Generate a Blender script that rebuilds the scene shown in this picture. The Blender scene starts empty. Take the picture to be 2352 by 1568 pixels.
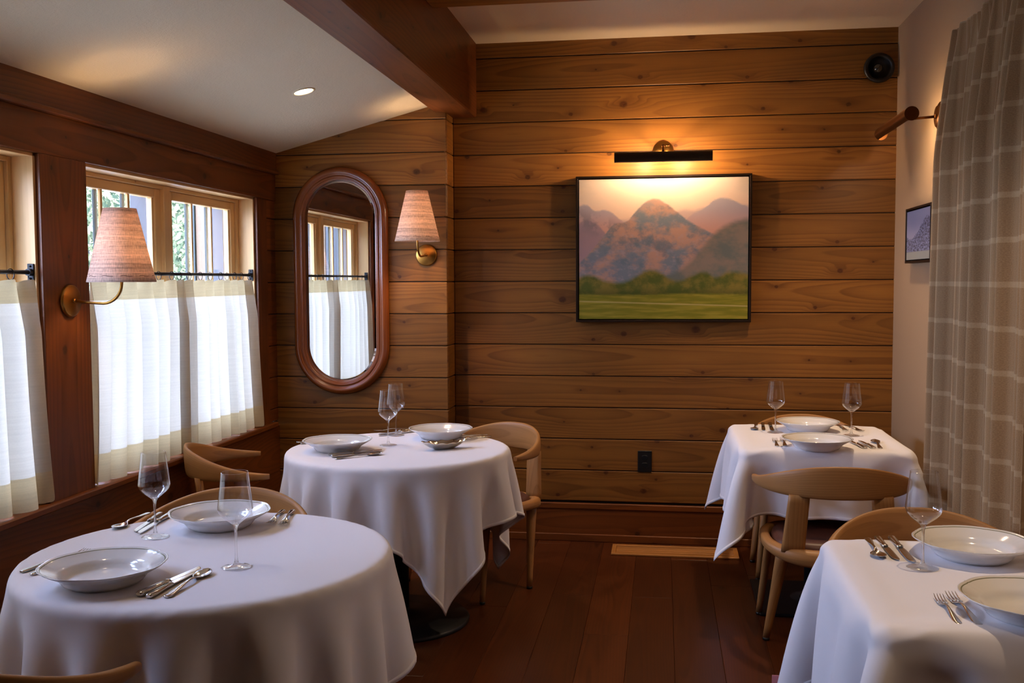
import bpy, math, random
import numpy as np
from mathutils import Vector, Matrix
R = math.radians
PI = math.pi
scene = bpy.context.scene
COL = scene.collection

# ------------------------------------------------------------------ camera, world, exposure
EYE = Vector((0, 0, 1.48))
YAW, PITCH, ROLL, FPX = 0.148805, 0.06008, -0.004818, 2307.5
cd = bpy.data.cameras.new('camera')
cd.sensor_fit = 'HORIZONTAL'
cd.sensor_width = 36
cd.lens = FPX / 2352 * 36
cd.clip_start = .02
cam = bpy.data.objects.new('camera', cd)
COL.objects.link(cam)
_f = Vector((-math.sin(YAW), math.cos(YAW), 0))
_r = Vector((math.cos(YAW), math.sin(YAW), 0))
_u = Vector((0, 0, 1))
_f2 = _f * math.cos(PITCH) - _u * math.sin(PITCH)
_u2 = _u * math.cos(PITCH) + _f * math.sin(PITCH)
_r3 = _r * math.cos(ROLL) + _u2 * math.sin(ROLL)
_u3 = -_r * math.sin(ROLL) + _u2 * math.cos(ROLL)
cam.matrix_world = Matrix(((_r3.x, _u3.x, -_f2.x, EYE.x), (_r3.y, _u3.y, -_f2.y, EYE.y), (_r3.z, _u3.z, -_f2.z, EYE.z), (0, 0, 0, 1)))
scene.camera = cam
scene.view_settings.view_transform = 'Standard'
scene.view_settings.look = 'None'
scene.view_settings.gamma = 1
scene.view_settings.use_curve_mapping = False
scene.view_settings.exposure = 0.5
try:
    scene.cycles.transparent_max_bounces = 24
    scene.cycles.max_bounces = 12
    scene.cycles.diffuse_bounces = 6
    scene.cycles.caustics_refractive = False
    scene.cycles.caustics_reflective = False
except Exception:
    pass

SKY = 25.0            # daylight
w = bpy.data.worlds.new('sky')
scene.world = w
w.use_nodes = True
wn = w.node_tree
wn.nodes.clear()
wo = wn.nodes.new('ShaderNodeOutputWorld')
wb = wn.nodes.new('ShaderNodeBackground')
wb.inputs['Strength'].default_value = SKY
tc = wn.nodes.new('ShaderNodeTexCoord')
sp = wn.nodes.new('ShaderNodeSeparateXYZ')
cr = wn.nodes.new('ShaderNodeValToRGB')
cr.color_ramp.elements[0].position = .0
cr.color_ramp.elements[0].color = (.57, .67, 1.0, 1)
cr.color_ramp.elements[1].position = .8
cr.color_ramp.elements[1].color = (.42, .56, 1.0, 1)
wn.links.new(tc.outputs['Generated'], sp.inputs[0])
wn.links.new(sp.outputs['Z'], cr.inputs[0])
wn.links.new(cr.outputs[0], wb.inputs[0])
wn.links.new(wb.outputs[0], wo.inputs[0])

WARM = (1.0, .68, .42)
WARMW = (1.0, .72, .46)


def area_light(name, loc, rot, sx, sy, energy, color, portal=False):
    l = bpy.data.lights.new(name, 'AREA')
    l.shape = 'RECTANGLE'
    l.size, l.size_y = sx, sy
    l.energy = energy
    l.color = color
    if portal:
        l.cycles.is_portal = True
    o = bpy.data.objects.new(name, l)
    COL.objects.link(o)
    o.location = loc
    o.rotation_euler = rot
    return o


# daylight portals just outside each window of the left wall (rows of windows run on behind the camera)
WIN = [(3.574, 5.206), (1.650, 3.285)]
for y0, y1 in WIN:
    area_light('window_portal', (-2.44, (y0 + y1) / 2, 1.32), (0, -PI / 2, 0), 1.24, y1 - y0, 1, (1, 1, 1), True)


def point_light(name, loc, energy, color, radius=.02, parent=None):
    l = bpy.data.lights.new(name, 'POINT')
    l.energy = energy
    l.color = color
    l.shadow_soft_size = radius
    o = bpy.data.objects.new(name, l)
    COL.objects.link(o)
    o.location = loc
    if parent: o.parent = parent
    return o


def spot_light(name, loc, rot, energy, color, angle, blend=.6, radius=.03, parent=None):
    l = bpy.data.lights.new(name, 'SPOT')
    l.energy = energy
    l.color = color
    l.spot_size = R(angle)
    l.spot_blend = blend
    l.shadow_soft_size = radius
    o = bpy.data.objects.new(name, l)
    COL.objects.link(o)
    o.location = loc
    o.rotation_euler = rot
    if parent: o.parent = parent
    return o


# ------------------------------------------------------------------ mesh builder
class MB:
    def __init__(s):
        s.v, s.f, s.uv, s.tone, s.mi, s.sm = [], [], [], [], [], []
        s.rng = random.Random(7)

    def face(s, idx, uvs=None, tone=.5, mi=0, smooth=False):
        s.f.append(tuple(idx))
        s.uv.append(uvs if uvs else [(s.v[i][0], s.v[i][1]) for i in idx])
        s.tone.append(tone)
        s.mi.append(mi)
        s.sm.append(smooth)

    def box(s, x0, x1, y0, y1, z0, z1, grain='x', bev=.0, tone=None, mi=0, u0=None, M=None):
        tone = s.rng.random() if tone is None else tone
        u0 = s.rng.uniform(0, 60) if u0 is None else u0
        lo, hi = (x0, y0, z0), (x1, y1, z1)
        c = [(x0 + x1) / 2, (y0 + y1) / 2, (z0 + z1) / 2]
        g = 'xyz'.index(grain)
        b = min(bev, (x1 - x0) * .45, (y1 - y0) * .45, (z1 - z0) * .45)
        base = len(s.v)
        pts = []
        ids = {}
        for sx in (0, 1):
            for sy in (0, 1):
                for sz in (0, 1):
                    sg = (sx, sy, sz)
                    for ax in range(3):
                        p = []
                        for k in range(3):
                            e = hi[k] if sg[k] else lo[k]
                            if k != ax and b > 0:
                                e += -b if sg[k] else b
                            p.append(e)
                        if b == 0 and ax > 0:
                            ids[(sg, ax)] = ids[(sg, 0)]
                        else:
                            ids[(sg, ax)] = base + len(pts)
                            pts.append(p)

        def uvof(i, ax):
            p = pts[i - base]
            oth = [k for k in range(3) if k != ax]
            if ax == g:
                return (u0 + p[oth[0]] - c[oth[0]], p[oth[1]] - c[oth[1]])
            o = [k for k in oth if k != g][0]
            return (u0 + p[g] - c[g], p[o] - c[o])
        fs = []
        for ax in range(3):
            o1, o2 = [(1, 2), (2, 0), (0, 1)][ax]
            for sd in (0, 1):
                q = []
                for a, bb in ((0, 0), (1, 0), (1, 1), (0, 1)):
                    sg = [0, 0, 0]
                    sg[ax], sg[o1], sg[o2] = sd, a, bb
                    q.append(ids[(tuple(sg), ax)])
                if not sd: q.reverse()
                fs.append((q, ax))
        if b > 0:
            for ax in range(3):
                o1, o2 = [(1, 2), (2, 0), (0, 1)][ax]
                for a in (0, 1):
                    for bb in (0, 1):
                        s0, s1 = [0, 0, 0], [0, 0, 0]
                        s0[ax], s0[o1], s0[o2] = 0, a, bb
                        s1[ax], s1[o1], s1[o2] = 1, a, bb
                        s0, s1 = tuple(s0), tuple(s1)
                        q = [ids[(s0, o1)], ids[(s1, o1)], ids[(s1, o2)], ids[(s0, o2)]]
                        if a != bb: q.reverse()
                        q.reverse()
                        fs.append((q, o1))
            for sx in (0, 1):
                for sy in (0, 1):
                    for sz in (0, 1):
                        q = [ids[((sx, sy, sz), k)] for k in range(3)]
                        if (sx + sy + sz) % 2 == 0: q.reverse()
                        fs.append((q, 0))
        for p in pts:
            s.v.append(tuple(M @ Vector(p)) if M else tuple(p))
        for q, ax in fs:
            s.face(q, [uvof(i, ax) for i in q], tone, mi)

    def loft(s, rings, cap=True, closed=True, tone=.5, mi=0, smooth=True, u0=0., M=None, loop=False):
        base = len(s.v)
        n = len(rings[0])
        for r in rings:
            for p in r:
                p = Vector(p)
                s.v.append(tuple(M @ p) if M else tuple(p))
        us = [u0]
        for i in range(1, len(rings)):
            us.append(us[-1] + (sum((Vector(p) for p in rings[i]), Vector()) / n - sum((Vector(p) for p in rings[i - 1]), Vector()) / n).length)
        vs = [0]
        for k in range(1, n + 1):
            vs.append(vs[-1] + (Vector(rings[len(rings) // 2][k % n]) - Vector(rings[len(rings) // 2][k - 1])).length)
        m = vs[-1] / 2
        nr = len(rings)
        if max(us) - u0 < 1e-6:
            us = [u0 + .01 * i for i in range(nr)]
        for i in range(nr if loop else nr - 1):
            i2 = (i + 1) % nr
            ua, ub = us[i], us[i2] if i2 else us[i] + .02
            for k in range(n if closed else n - 1):
                k2 = (k + 1) % n
                s.face((base + i * n + k, base + i * n + k2, base + i2 * n + k2, base + i2 * n + k),
                       [(ua, vs[k] - m), (ua, vs[k + 1] - m), (ub, vs[k + 1] - m), (ub, vs[k] - m)], tone, mi, smooth)
        if cap and closed and not loop:
            for i, rev in ((0, True), (nr - 1, False)):
                idx = [base + i * n + k for k in range(n)]
                if rev: idx.reverse()
                s.face(idx, [(u0 + (q - base) * .001, 0) for q in idx], tone, mi, False)

    def lathe(s, prof, seg=32, M=None, mi=0, tone=.5, smooth=True, cap=False, mod=None):
        rings = []
        for r, z in prof:
            ring = []
            for k in range(seg):
                a = 2 * PI * k / seg
                rr = r * (mod(a, r, z) if mod else 1)
                ring.append(Vector((rr * math.cos(a), rr * math.sin(a), z)))
            rings.append(ring)
        s.loft(rings, cap=cap, mi=mi, tone=tone, smooth=smooth, M=M)

    def tube(s, path, rad, seg=12, M=None, mi=0, tone=.5, cap=True, loop=False, flat=1.0):
        path = [Vector(p) for p in path]
        n = len(path)
        if not hasattr(rad, '__len__'): rad = [rad] * n
        up = None
        rings = []
        for i in range(n):
            if loop:
                t = path[(i + 1) % n] - path[i - 1]
            else:
                t = path[min(i + 1, n - 1)] - path[max(i - 1, 0)]
            t.normalize()
            if up is None:
                up = Vector((0, 0, 1)) if abs(t.z) < .9 else Vector((1, 0, 0))
            up = (up - t * up.dot(t)).normalized()
            sd = t.cross(up)
            rings.append([path[i] + (sd * math.cos(2 * PI * k / seg) * flat + up * math.sin(2 * PI * k / seg)) * rad[i] for k in range(seg)])
        s.loft(rings, cap=cap, mi=mi, tone=tone, M=M, loop=loop)

    def ball(s, c, r, seg=16, rows=10, mi=0, scale=(1, 1, 1), tone=.5):
        prof = [(max(1e-4, r * math.sin(PI * i / rows)), -r * math.cos(PI * i / rows)) for i in range(rows + 1)]
        s.lathe(prof, seg, Matrix.Translation(c) @ Matrix.Diagonal((*scale, 1)), mi=mi, tone=tone)

    def build(s, name, mats, parent=None, loc=None, rotz=0):
        me = bpy.data.meshes.new(name)
        me.from_pydata(s.v, [], s.f)
        if not isinstance(mats, (list, tuple)): mats = [mats]
        for m in mats: me.materials.append(m)
        uvl = me.uv_layers.new(name='UVMap')
        flat = [c for f in s.uv for uv in f for c in uv]
        uvl.data.foreach_set('uv', flat)
        at = me.attributes.new('tone', 'FLOAT', 'FACE')
        at.data.foreach_set('value', s.tone)
        me.polygons.foreach_set('material_index', s.mi)
        me.polygons.foreach_set('use_smooth', s.sm)
        me.update()
        o = bpy.data.objects.new(name, me)
        COL.objects.link(o)
        if parent: o.parent = parent
        if loc: o.location = loc
        if rotz: o.rotation_euler = (0, 0, rotz)
        return o


def tag(o, label=None, cat=None, group=None, kind=None):
    if label: o['label'] = label
    if cat: o['category'] = cat
    if group: o['group'] = group
    if kind: o['kind'] = kind
    return o


def thing(name, label, cat, loc=(0, 0, 0), rotz=0, group=None):
    o = bpy.data.objects.new(name, None)
    o.empty_display_size = .1
    COL.objects.link(o)
    o.location = loc
    o.rotation_euler = (0, 0, rotz)
    return tag(o, label, cat, group)


def struct(o, label=None, cat='structure'):
    return tag(o, label, cat, None, 'structure')


def copy_tree(o, parent=None):
    c = o.copy()
    COL.objects.link(c)
    if parent is not None: c.parent = parent
    for ch in o.children:
        copy_tree(ch, c)
    return c


def place(o, loc, rotz, label, group=None):
    o.location = loc
    o.rotation_euler = (0, 0, rotz)
    o['label'] = label
    if group: o['group'] = group
    return o


# ------------------------------------------------------------------ node helper and materials
def lin(r, g, b):
    f = lambda c: (c / 255 / 12.92) if c / 255 <= .04045 else ((c / 255 + .055) / 1.055) ** 2.4
    return (f(r), f(g), f(b), 1)


class NT:
    def __init__(s, name):
        s.m = bpy.data.materials.new(name)
        s.m.use_nodes = True
        s.t = s.m.node_tree
        s.t.nodes.clear()
        s.out = s.t.nodes.new('ShaderNodeOutputMaterial')

    def n(s, typ, **kw):
        nd = s.t.nodes.new('ShaderNode' + typ)
        for k, v in kw.items(): setattr(nd, k, v)
        return nd

    def put(s, sock, val):
        if isinstance(val, bpy.types.NodeSocket):
            s.t.links.new(val, sock)
        else:
            sock.default_value = val

    def m_(s, op, a, b=0., c=0., clamp=False):
        nd = s.n('Math', operation=op, use_clamp=clamp)
        for i, x in enumerate((a, b, c)):
            if i < len(nd.inputs): s.put(nd.inputs[i], x)
        return nd.outputs[0]

    def add(s, a, b): return s.m_('ADD', a, b)
    def sub(s, a, b): return s.m_('SUBTRACT', a, b)
    def mul(s, a, b): return s.m_('MULTIPLY', a, b)
    def div(s, a, b): return s.m_('DIVIDE', a, b)
    def sin(s, a): return s.m_('SINE', a)
    def pow(s, a, b): return s.m_('POWER', a, b)

    def sstep(s, x, lo, hi, a=0., b=1.):
        nd = s.n('MapRange', interpolation_type='SMOOTHSTEP')
        for i, q in enumerate((x, lo, hi, a, b)): s.put(nd.inputs[i], q)
        return nd.outputs[0]

    def lmap(s, x, lo, hi, a=0., b=1.):
        nd = s.n('MapRange')
        for i, q in enumerate((x, lo, hi, a, b)): s.put(nd.inputs[i], q)
        return nd.outputs[0]

    def mix(s, f, a, b, blend='MIX'):
        nd = s.n('Mix', data_type='RGBA', blend_type=blend)
        s.put(nd.inputs[0], f)
        s.put(nd.inputs[6], a)
        s.put(nd.inputs[7], b)
        return nd.outputs[2]

    def xyz(s, x, y, z=0.):
        nd = s.n('CombineXYZ')
        s.put(nd.inputs[0], x); s.put(nd.inputs[1], y); s.put(nd.inputs[2], z)
        return nd.outputs[0]

    def uv(s):
        nd = s.n('UVMap')
        sp_ = s.n('SeparateXYZ')
        s.t.links.new(nd.outputs[0], sp_.inputs[0])
        return sp_.outputs[0], sp_.outputs[1]

    def noise(s, vec, scale=1., detail=2., rough=.5, dist=0.):
        nd = s.n('TexNoise')
        s.put(nd.inputs['Vector'], vec)
        nd.inputs['Scale'].default_value = scale
        nd.inputs['Detail'].default_value = detail
        nd.inputs['Roughness'].default_value = rough
        nd.inputs['Distortion'].default_value = dist
        return nd.outputs[0]

    def objco(s):
        return s.n('TexCoord').outputs['Object']

    def bsdf(s, color, rough=.5, metal=0., spec=.5, bump=None, bstr=.2, bdist=.002, coat=0., sheen=0.):
        b = s.n('BsdfPrincipled')
        s.put(b.inputs['Base Color'], color)
        s.put(b.inputs['Roughness'], rough)
        b.inputs['Metallic'].default_value = metal
        b.inputs['Specular IOR Level'].default_value = spec
        b.inputs['Coat Weight'].default_value = coat
        b.inputs['Coat Roughness'].default_value = .12
        b.inputs['Sheen Weight'].default_value = sheen
        if bump is not None:
            bn = s.n('Bump')
            bn.inputs['Strength'].default_value = bstr
            bn.inputs['Distance'].default_value = bdist
            s.put(bn.inputs['Height'], bump)
            s.t.links.new(bn.outputs[0], b.inputs['Normal'])
        return b

    def end(s, shader):
        s.t.links.new(shader.outputs[0] if hasattr(shader, 'outputs') else shader, s.out.inputs[0])
        return s.m


def plain(name, col, rough=.5, metal=0., spec=.5, coat=0., sheen=0.):
    t = NT(name)
    return t.end(t.bsdf(col, rough, metal, spec, coat=coat, sheen=sheen))


def wood(name, cl, cdk, ck, rough=.42, freq=78., knots=.55, ku=3.3, kv=8., kr=1.15, tonev=.5, grain=.85, swing=.16, spec=.4):
    t = NT(name)
    u, v = t.uv()
    at = t.n('Attribute', attribute_name='tone').outputs['Fac']
    wob = t.sub(t.noise(t.xyz(t.mul(u, 1.1), t.mul(v, 3.5)), 1., 2.), .5)
    vo = t.n('TexVoronoi', voronoi_dimensions='2D', feature='F1')
    pu, pv = t.mul(u, ku), t.mul(v, kv)
    t.put(vo.inputs['Vector'], t.xyz(pu, pv))
    vo.inputs['Scale'].default_value = 1.
    sp_ = t.n('SeparateXYZ'); t.t.links.new(vo.outputs['Position'], sp_.inputs[0])
    sc = t.n('SeparateColor'); t.t.links.new(vo.outputs['Color'], sc.inputs[0])
    kn = t.noise(t.xyz(t.mul(u, 70.), t.mul(v, 70.)), 1., 2.)
    dx = t.div(t.sub(pu, sp_.outputs[0]), ku)
    dy = t.add(t.div(t.sub(pv, sp_.outputs[1]), kv), t.mul(t.sub(kn, .5), .006))
    act = t.m_('LESS_THAN', sc.outputs[0], knots)
    r0 = t.add(.005 * kr, t.mul(t.pow(sc.outputs[1], 2.), .015 * kr))
    d = t.m_('SQRT', t.add(t.pow(t.mul(dx, .8), 2.), t.pow(dy, 2.)))
    dl = t.m_('SQRT', t.add(t.pow(t.mul(dx, .33), 2.), t.pow(dy, 2.)))
    rat = t.div(dl, t.mul(r0, 2.2))
    ve = t.n('TexVoronoi', voronoi_dimensions='2D', feature='DISTANCE_TO_EDGE')
    t.put(ve.inputs['Vector'], t.xyz(pu, pv))
    ve.inputs['Scale'].default_value = 1.
    win = t.sstep(ve.outputs['Distance'], .0, .22)
    halo = t.mul(t.mul(t.m_('EXPONENT', t.mul(t.mul(rat, rat), -1.)), act), win)
    core = t.mul(t.sstep(d, t.mul(r0, .55), t.mul(r0, 1.15), 1., 0.), act)
    ww = t.add(t.add(v, t.mul(wob, .035)), t.mul(halo, t.mul(r0, 2.4)))
    off = t.mul(t.sub(t.noise(t.xyz(t.mul(u, .22), 3.7), 1., 0.), .5), .25)
    h = t.add(.008, t.mul(t.noise(t.xyz(t.mul(u, .55), 9.1), 1., 1.), swing))
    rr = t.m_('SQRT', t.add(t.pow(t.add(ww, off), 2.), t.pow(h, 2.)))
    fine = t.noise(t.xyz(t.mul(u, 5.), t.mul(v, 260.)), 1., 3., .6)
    ph = t.m_('FRACT', t.add(t.mul(rr, freq), t.mul(fine, .16)))
    g = t.mul(t.pow(ph, 1.8), t.sstep(ph, .90, 1., 1., 0.))
    gm = t.noise(t.xyz(t.mul(u, .8), t.mul(v, 5.), 4.), 1., 2.)
    fac = t.m_('ADD', t.mul(t.mul(g, grain), t.sstep(gm, .25, .7, .35, 1.)), t.mul(t.sub(fine, .4), .55), 0., True)
    c = t.mix(fac, cl, cdk)
    bl = t.noise(t.xyz(t.mul(u, 1.7), t.mul(v, 6.), 2.), 1., 3.)
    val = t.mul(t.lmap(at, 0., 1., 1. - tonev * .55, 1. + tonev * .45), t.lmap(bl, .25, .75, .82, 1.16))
    c = t.mix(1., c, t.xyz(val, val, val), 'MULTIPLY')
    c = t.mix(t.mul(halo, .45), c, t.mix(.5, cdk, ck))
    c = t.mix(t.mul(core, t.lmap(kn, .2, .8, .5, 1.)), c, ck)
    return t.end(t.bsdf(c, rough, spec=spec, bump=t.sub(fine, t.mul(core, .8)), bstr=.12, bdist=.0015))


M = {}
M['pine'] = wood('pine_boards', lin(148, 97, 40), lin(100, 57, 21), lin(66, 27, 10), tonev=.85)
M['pine_dark'] = wood('shaded_pine', lin(120, 64, 24), lin(78, 37, 12), lin(38, 16, 6), tonev=.3, grain=.8, freq=70, knots=.4, swing=.2)  # same timber as the pine boards, window wall's shade put into the colour
M['sash'] = wood('window_fir', lin(228, 184, 122), lin(200, 150, 88), lin(130, 80, 36), knots=.1, tonev=.2, grain=.35)
M['floor'] = wood('oak_floor', lin(84, 40, 14), lin(46, 19, 7), lin(26, 10, 4), rough=.32, freq=110, knots=.15, ku=.8, kv=4, tonev=.55, grain=.75, swing=.12, spec=.5)
M['oak'] = wood('chair_oak', lin(172, 122, 70), lin(126, 82, 42), lin(110, 70, 36), rough=.45, freq=130, knots=.0, tonev=.2, grain=.7)
M['walnut'] = wood('mirror_mahogany', lin(140, 74, 34), lin(92, 42, 18), lin(60, 26, 12), rough=.25, knots=.1, tonev=.1, grain=.5, spec=.6)


def plaster(name, col, bs=.25):
    t = NT(name)
    o = t.objco()
    n1 = t.noise(o, 90., 3., .6)
    n2 = t.noise(o, 260., 2., .5)
    h = t.add(n1, t.mul(n2, .6))
    return t.end(t.bsdf(col, .85, spec=.2, bump=h, bstr=bs, bdist=.004))


M['ceiling'] = plaster('ceiling_plaster', lin(226, 206, 172), .35)
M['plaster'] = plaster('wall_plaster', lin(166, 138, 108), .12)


def linen(name, col, tcol, tw, scale=900., slub=.25, sheer=0., swap=False):
    t = NT(name)
    u, v = t.uv()
    if swap: u, v = v, u
    a = t.noise(t.xyz(t.mul(u, scale * .12), t.mul(v, scale)), 1., 2.)
    b = t.noise(t.xyz(t.mul(u, scale), t.mul(v, scale * .12), 5.), 1., 2.)
    s_ = t.noise(t.xyz(t.mul(u, 5.), t.mul(v, 130.), 2.), 1., 3.)
    k = t.add(t.add(t.mul(t.sub(a, .5), slub), t.mul(t.sub(b, .5), slub)), t.mul(t.sub(s_, .5), slub * 1.6))
    val = t.add(1., k)
    df = t.n('BsdfDiffuse')
    t.put(df.inputs[0], t.mix(1., col, t.xyz(val, val, val), 'MULTIPLY'))
    tr = t.n('BsdfTranslucent')
    v2 = t.add(1., t.mul(k, 1.8))
    t.put(tr.inputs[0], t.mix(1., tcol, t.xyz(v2, v2, v2), 'MULTIPLY'))
    mx = t.n('MixShader')
    mx.inputs[0].default_value = tw
    t.t.links.new(df.outputs[0], mx.inputs[1])
    t.t.links.new(tr.outputs[0], mx.inputs[2])
    if sheer:
        tp = t.n('BsdfTransparent')
        m2 = t.n('MixShader')
        m2.inputs[0].default_value = sheer
        t.t.links.new(mx.outputs[0], m2.inputs[1])
        t.t.links.new(tp.outputs[0], m2.inputs[2])
        mx = m2
    return t.end(mx)


M['cafe'] = linen('cafe_linen', (.80, .80, .78, 1), (.345, .305, .235, 1), .5, slub=.10)
M['cafe2'] = linen('cafe_linen_double', (.76, .69, .54, 1), (.31, .24, .125, 1), .36, slub=.14)
M['shade'] = linen('shade_linen', lin(206, 182, 166), (.66, .52, .46, 1), .38, scale=500., slub=.75, swap=True)
M['thread'] = plain('stitch_thread', lin(70, 40, 32), .8)


def cloth_mat():
    t = NT('damask_white')
    u, v = t.uv()
    n1 = t.noise(t.xyz(t.mul(u, 700.), t.mul(v, 700.)), 1., 2.)
    n2 = t.noise(t.xyz(t.mul(u, 9.), t.mul(v, 9.)), 1., 3.)
    return t.end(t.bsdf((.85, .83, .875, 1), .8, spec=.15, bump=t.add(n1, t.mul(n2, .8)), bstr=.06, bdist=.003, sheen=.15))


M['cloth'] = cloth_mat()


def porcelain():
    return plain('white_porcelain', (.78, .77, .755, 1), .12, spec=.55, coat=.4)


M['china'] = porcelain()
M['rimline'] = plain('grey_green_rim_line', lin(128, 128, 104), .2)
M['steel'] = plain('polished_steel', (.62, .60, .58, 1), .16, metal=1.)
M['silver'] = plain('old_silver', (.72, .66, .58, 1), .14, metal=1.)
M['brass'] = plain('aged_brass', lin(176, 128, 62), .3, metal=1.)
M['brassdark'] = plain('bronzed_brass', lin(92, 56, 28), .42, metal=1.)
M['bronze'] = plain('dark_bronze', lin(44, 30, 20), .45, metal=.6)
M['black'] = plain('black_iron', lin(22, 23, 26), .45, metal=.3)
M['blackplastic'] = plain('black_plastic', lin(18, 17, 18), .4)
M['leather'] = plain('brown_leather', lin(84, 50, 40), .42, spec=.4)
M['mirror'] = plain('mirror_silvering', (.88, .90, .90, 1), .01, metal=1.)


def thin_glass(name, tint=(1, 1, 1, 1), f0=.04, k=.9):
    t = NT(name)
    lw = t.n('LayerWeight')
    lw.inputs['Blend'].default_value = .5
    fc = t.add(f0, t.mul(t.pow(lw.outputs['Facing'], 3.2), k))
    tp = t.n('BsdfTransparent')
    tp.inputs[0].default_value = tint
    gl = t.n('BsdfGlossy')
    gl.inputs[0].default_value = (1, 1, 1, 1)
    gl.inputs['Roughness'].default_value = .02
    mx = t.n('MixShader')
    t.put(mx.inputs[0], fc)
    t.t.links.new(tp.outputs[0], mx.inputs[1])
    t.t.links.new(gl.outputs[0], mx.inputs[2])
    return t.end(mx)


M['pane'] = thin_glass('window_glass', (.97, .985, .98, 1), .04, .6)
M['bowl'] = thin_glass('wine_glass_crystal', (.965, .97, .975, 1), .035, .9)


def crystal():
    t = NT('stem_crystal')
    g = t.n('BsdfGlass')
    g.inputs['Color'].default_value = (1, 1, 1, 1)
    g.inputs['Roughness'].default_value = .0
    g.inputs['IOR'].default_value = 1.48
    tp = t.n('BsdfTransparent')
    mx = t.n('MixShader')
    mx.inputs[0].default_value = .45
    t.t.links.new(g.outputs[0], mx.inputs[1])
    t.t.links.new(tp.outputs[0], mx.inputs[2])
    return t.end(mx)


M['stem'] = crystal()


def emit(name, col, st):
    t = NT(name)
    e = t.n('Emission')
    e.inputs[0].default_value = (*col, 1)
    e.inputs[1].default_value = st
    return t.end(e)


M['lamp'] = emit('lamp_glow', (1, .78, .5), 14.)
M['bulb'] = emit('bulb_glow', (1, .70, .38), 25.)


def plaid():
    t = NT('wool_plaid')
    u, v = t.uv()
    n1 = t.noise(t.xyz(t.mul(u, 420.), t.mul(v, 420.)), 1., 3., .7)
    n2 = t.noise(t.xyz(t.mul(u, 900.), t.mul(v, 60.)), 1., 2.)
    base = t.mix(t.sstep(n1, .1, .9), lin(128, 98, 68), lin(180, 146, 106))
    fv = t.m_('FRACT', t.div(v, .145))
    fu = t.m_('FRACT', t.div(u, .29))
    hs = t.mul(t.sstep(fv, .0, .02), t.sstep(fv, .13, .15, 1., 0.))
    vs = t.mul(t.sstep(fu, .0, .02), t.sstep(fu, .16, .18, 1., 0.))
    k = t.m_('ADD', t.mul(hs, .45), t.mul(vs, .25), 0., True)
    c = t.mix(t.mul(k, t.lmap(n2, .3, .7, .7, 1.)), base, lin(206, 180, 142))
    return t.end(t.bsdf(c, .95, spec=.1, bump=n1, bstr=.3, bdist=.002, sheen=.2))


M['plaid'] = plaid()

# ------------------------------------------------------------------ room shell
XL, XR, YB, YP, YF = -2.172, 1.232, 5.663, 5.473, -2.2
ZC = 2.815
rng = random.Random(11)
mb = MB()
x = XL - .02
k = 0
while x < XR + .02:
    y = YF - rng.uniform(0, 1.5)
    wd = .187
    while y < YB + .02:
        L = rng.uniform(1.3, 2.3)
        y1 = min(y + L, YB + .05)
        mb.box(x, x + wd - .0008, max(y, YF - .05), y1 - .0008, -.02, 0, 'y', .0012)
        y += L
    x += wd
mb.box(-2.5, XR + .2, YF - .1, YB + .2, -.12, -.021, 'y', tone=0)
struct(mb.build('floor', M['floor']), 'brown oak plank floor', 'floor')

LINES = [2.731 - .179 * k for k in range(15)]


# rows vary in honey brown; the lowest are also darkened to imitate light falloff
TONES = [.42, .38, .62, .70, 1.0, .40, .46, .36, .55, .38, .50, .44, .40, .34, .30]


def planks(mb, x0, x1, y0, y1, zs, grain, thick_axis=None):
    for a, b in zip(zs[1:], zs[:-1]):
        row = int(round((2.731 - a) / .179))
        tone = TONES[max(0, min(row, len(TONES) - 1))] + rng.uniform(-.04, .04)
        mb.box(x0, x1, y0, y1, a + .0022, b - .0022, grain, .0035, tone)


mb = MB()
zs = [2.91] + LINES
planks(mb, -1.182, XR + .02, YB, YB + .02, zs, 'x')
mb.box(-1.26, XR + .12, YB + .008, YB + .12, 0, 3.0, 'x', tone=0, mi=1)
zs = [2.552] + LINES[2:] + [.046, 0]
planks(mb, XL - .04, -1.1825, YP, YP + .02, zs, 'x')
planks(mb, -1.203, -1.182, YP + .0205, YB - .0005, zs, 'y')
mb.box(XL - .3, -1.1965, YP + .008, YB + .12, 0, 2.6, 'x', tone=0, mi=1)
struct(mb.build('wall_back', [M['pine'], M['black']]), 'wall of honey brown knotty pine boards', 'wall')

mb = MB()
mb.box(-1.18, XR, YB - .018, YB, 0, .185, 'x', .002)
mb.box(-1.18, XR, YB - .024, YB, .185, .217, 'x', .003)
mb.box(-1.18, XR, YB - .032, YB - .018, 0, .042, 'x', .003)
struct(mb.build('baseboard_back', M['pine_dark']), 'dark pine baseboard', 'baseboard')

# window wall
YW0, YW1 = .69, 1.938
XO = -2.42
mb = MB()
mb.box(XO, -2.164, YF, YP, 2.105, 2.30, 'y', .002)
mb.box(XO, XL, YF, YP, 1.938, 2.085, 'y', .002)
for a, b in ((3.285, 3.574), (1.361, 1.650), (YF, 1.36), (5.206, 5.336)):
    mb.box(XO, XL, a, b, .665, 1.938, 'z', .002)
mb.box(XO, XL, YF, YP, .40, .663, 'y', .002)
mb.box(XO, XL, YF, YP, .14, .398, 'y', .002)
mb.box(XO, XL + .015, YF, YP, .0, .138, 'y', .003)
for a, b in zip(LINES[4:12] + [.69], [2.085] + LINES[4:12]):
    if b - a > .02: mb.box(XO, XL - .008, 5.3365, YP + .01, a + .002, b - .002, 'y', .003)
struct(mb.build('wall_left', M['pine_dark']), 'timber wall framing the windows, shade put into its colour', 'wall')
mb = MB()
mb.box(XO, -2.146, YF, YP, 2.085, 2.105, 'y', .004, tone=.8)
struct(mb.build('trim_1', M['pine_dark']), 'narrow timber ledge above the windows', 'trim')
mb = MB()
mb.box(-2.36, -2.148, YF, 5.40, .663, .69, 'y', .005, tone=.6)
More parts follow.
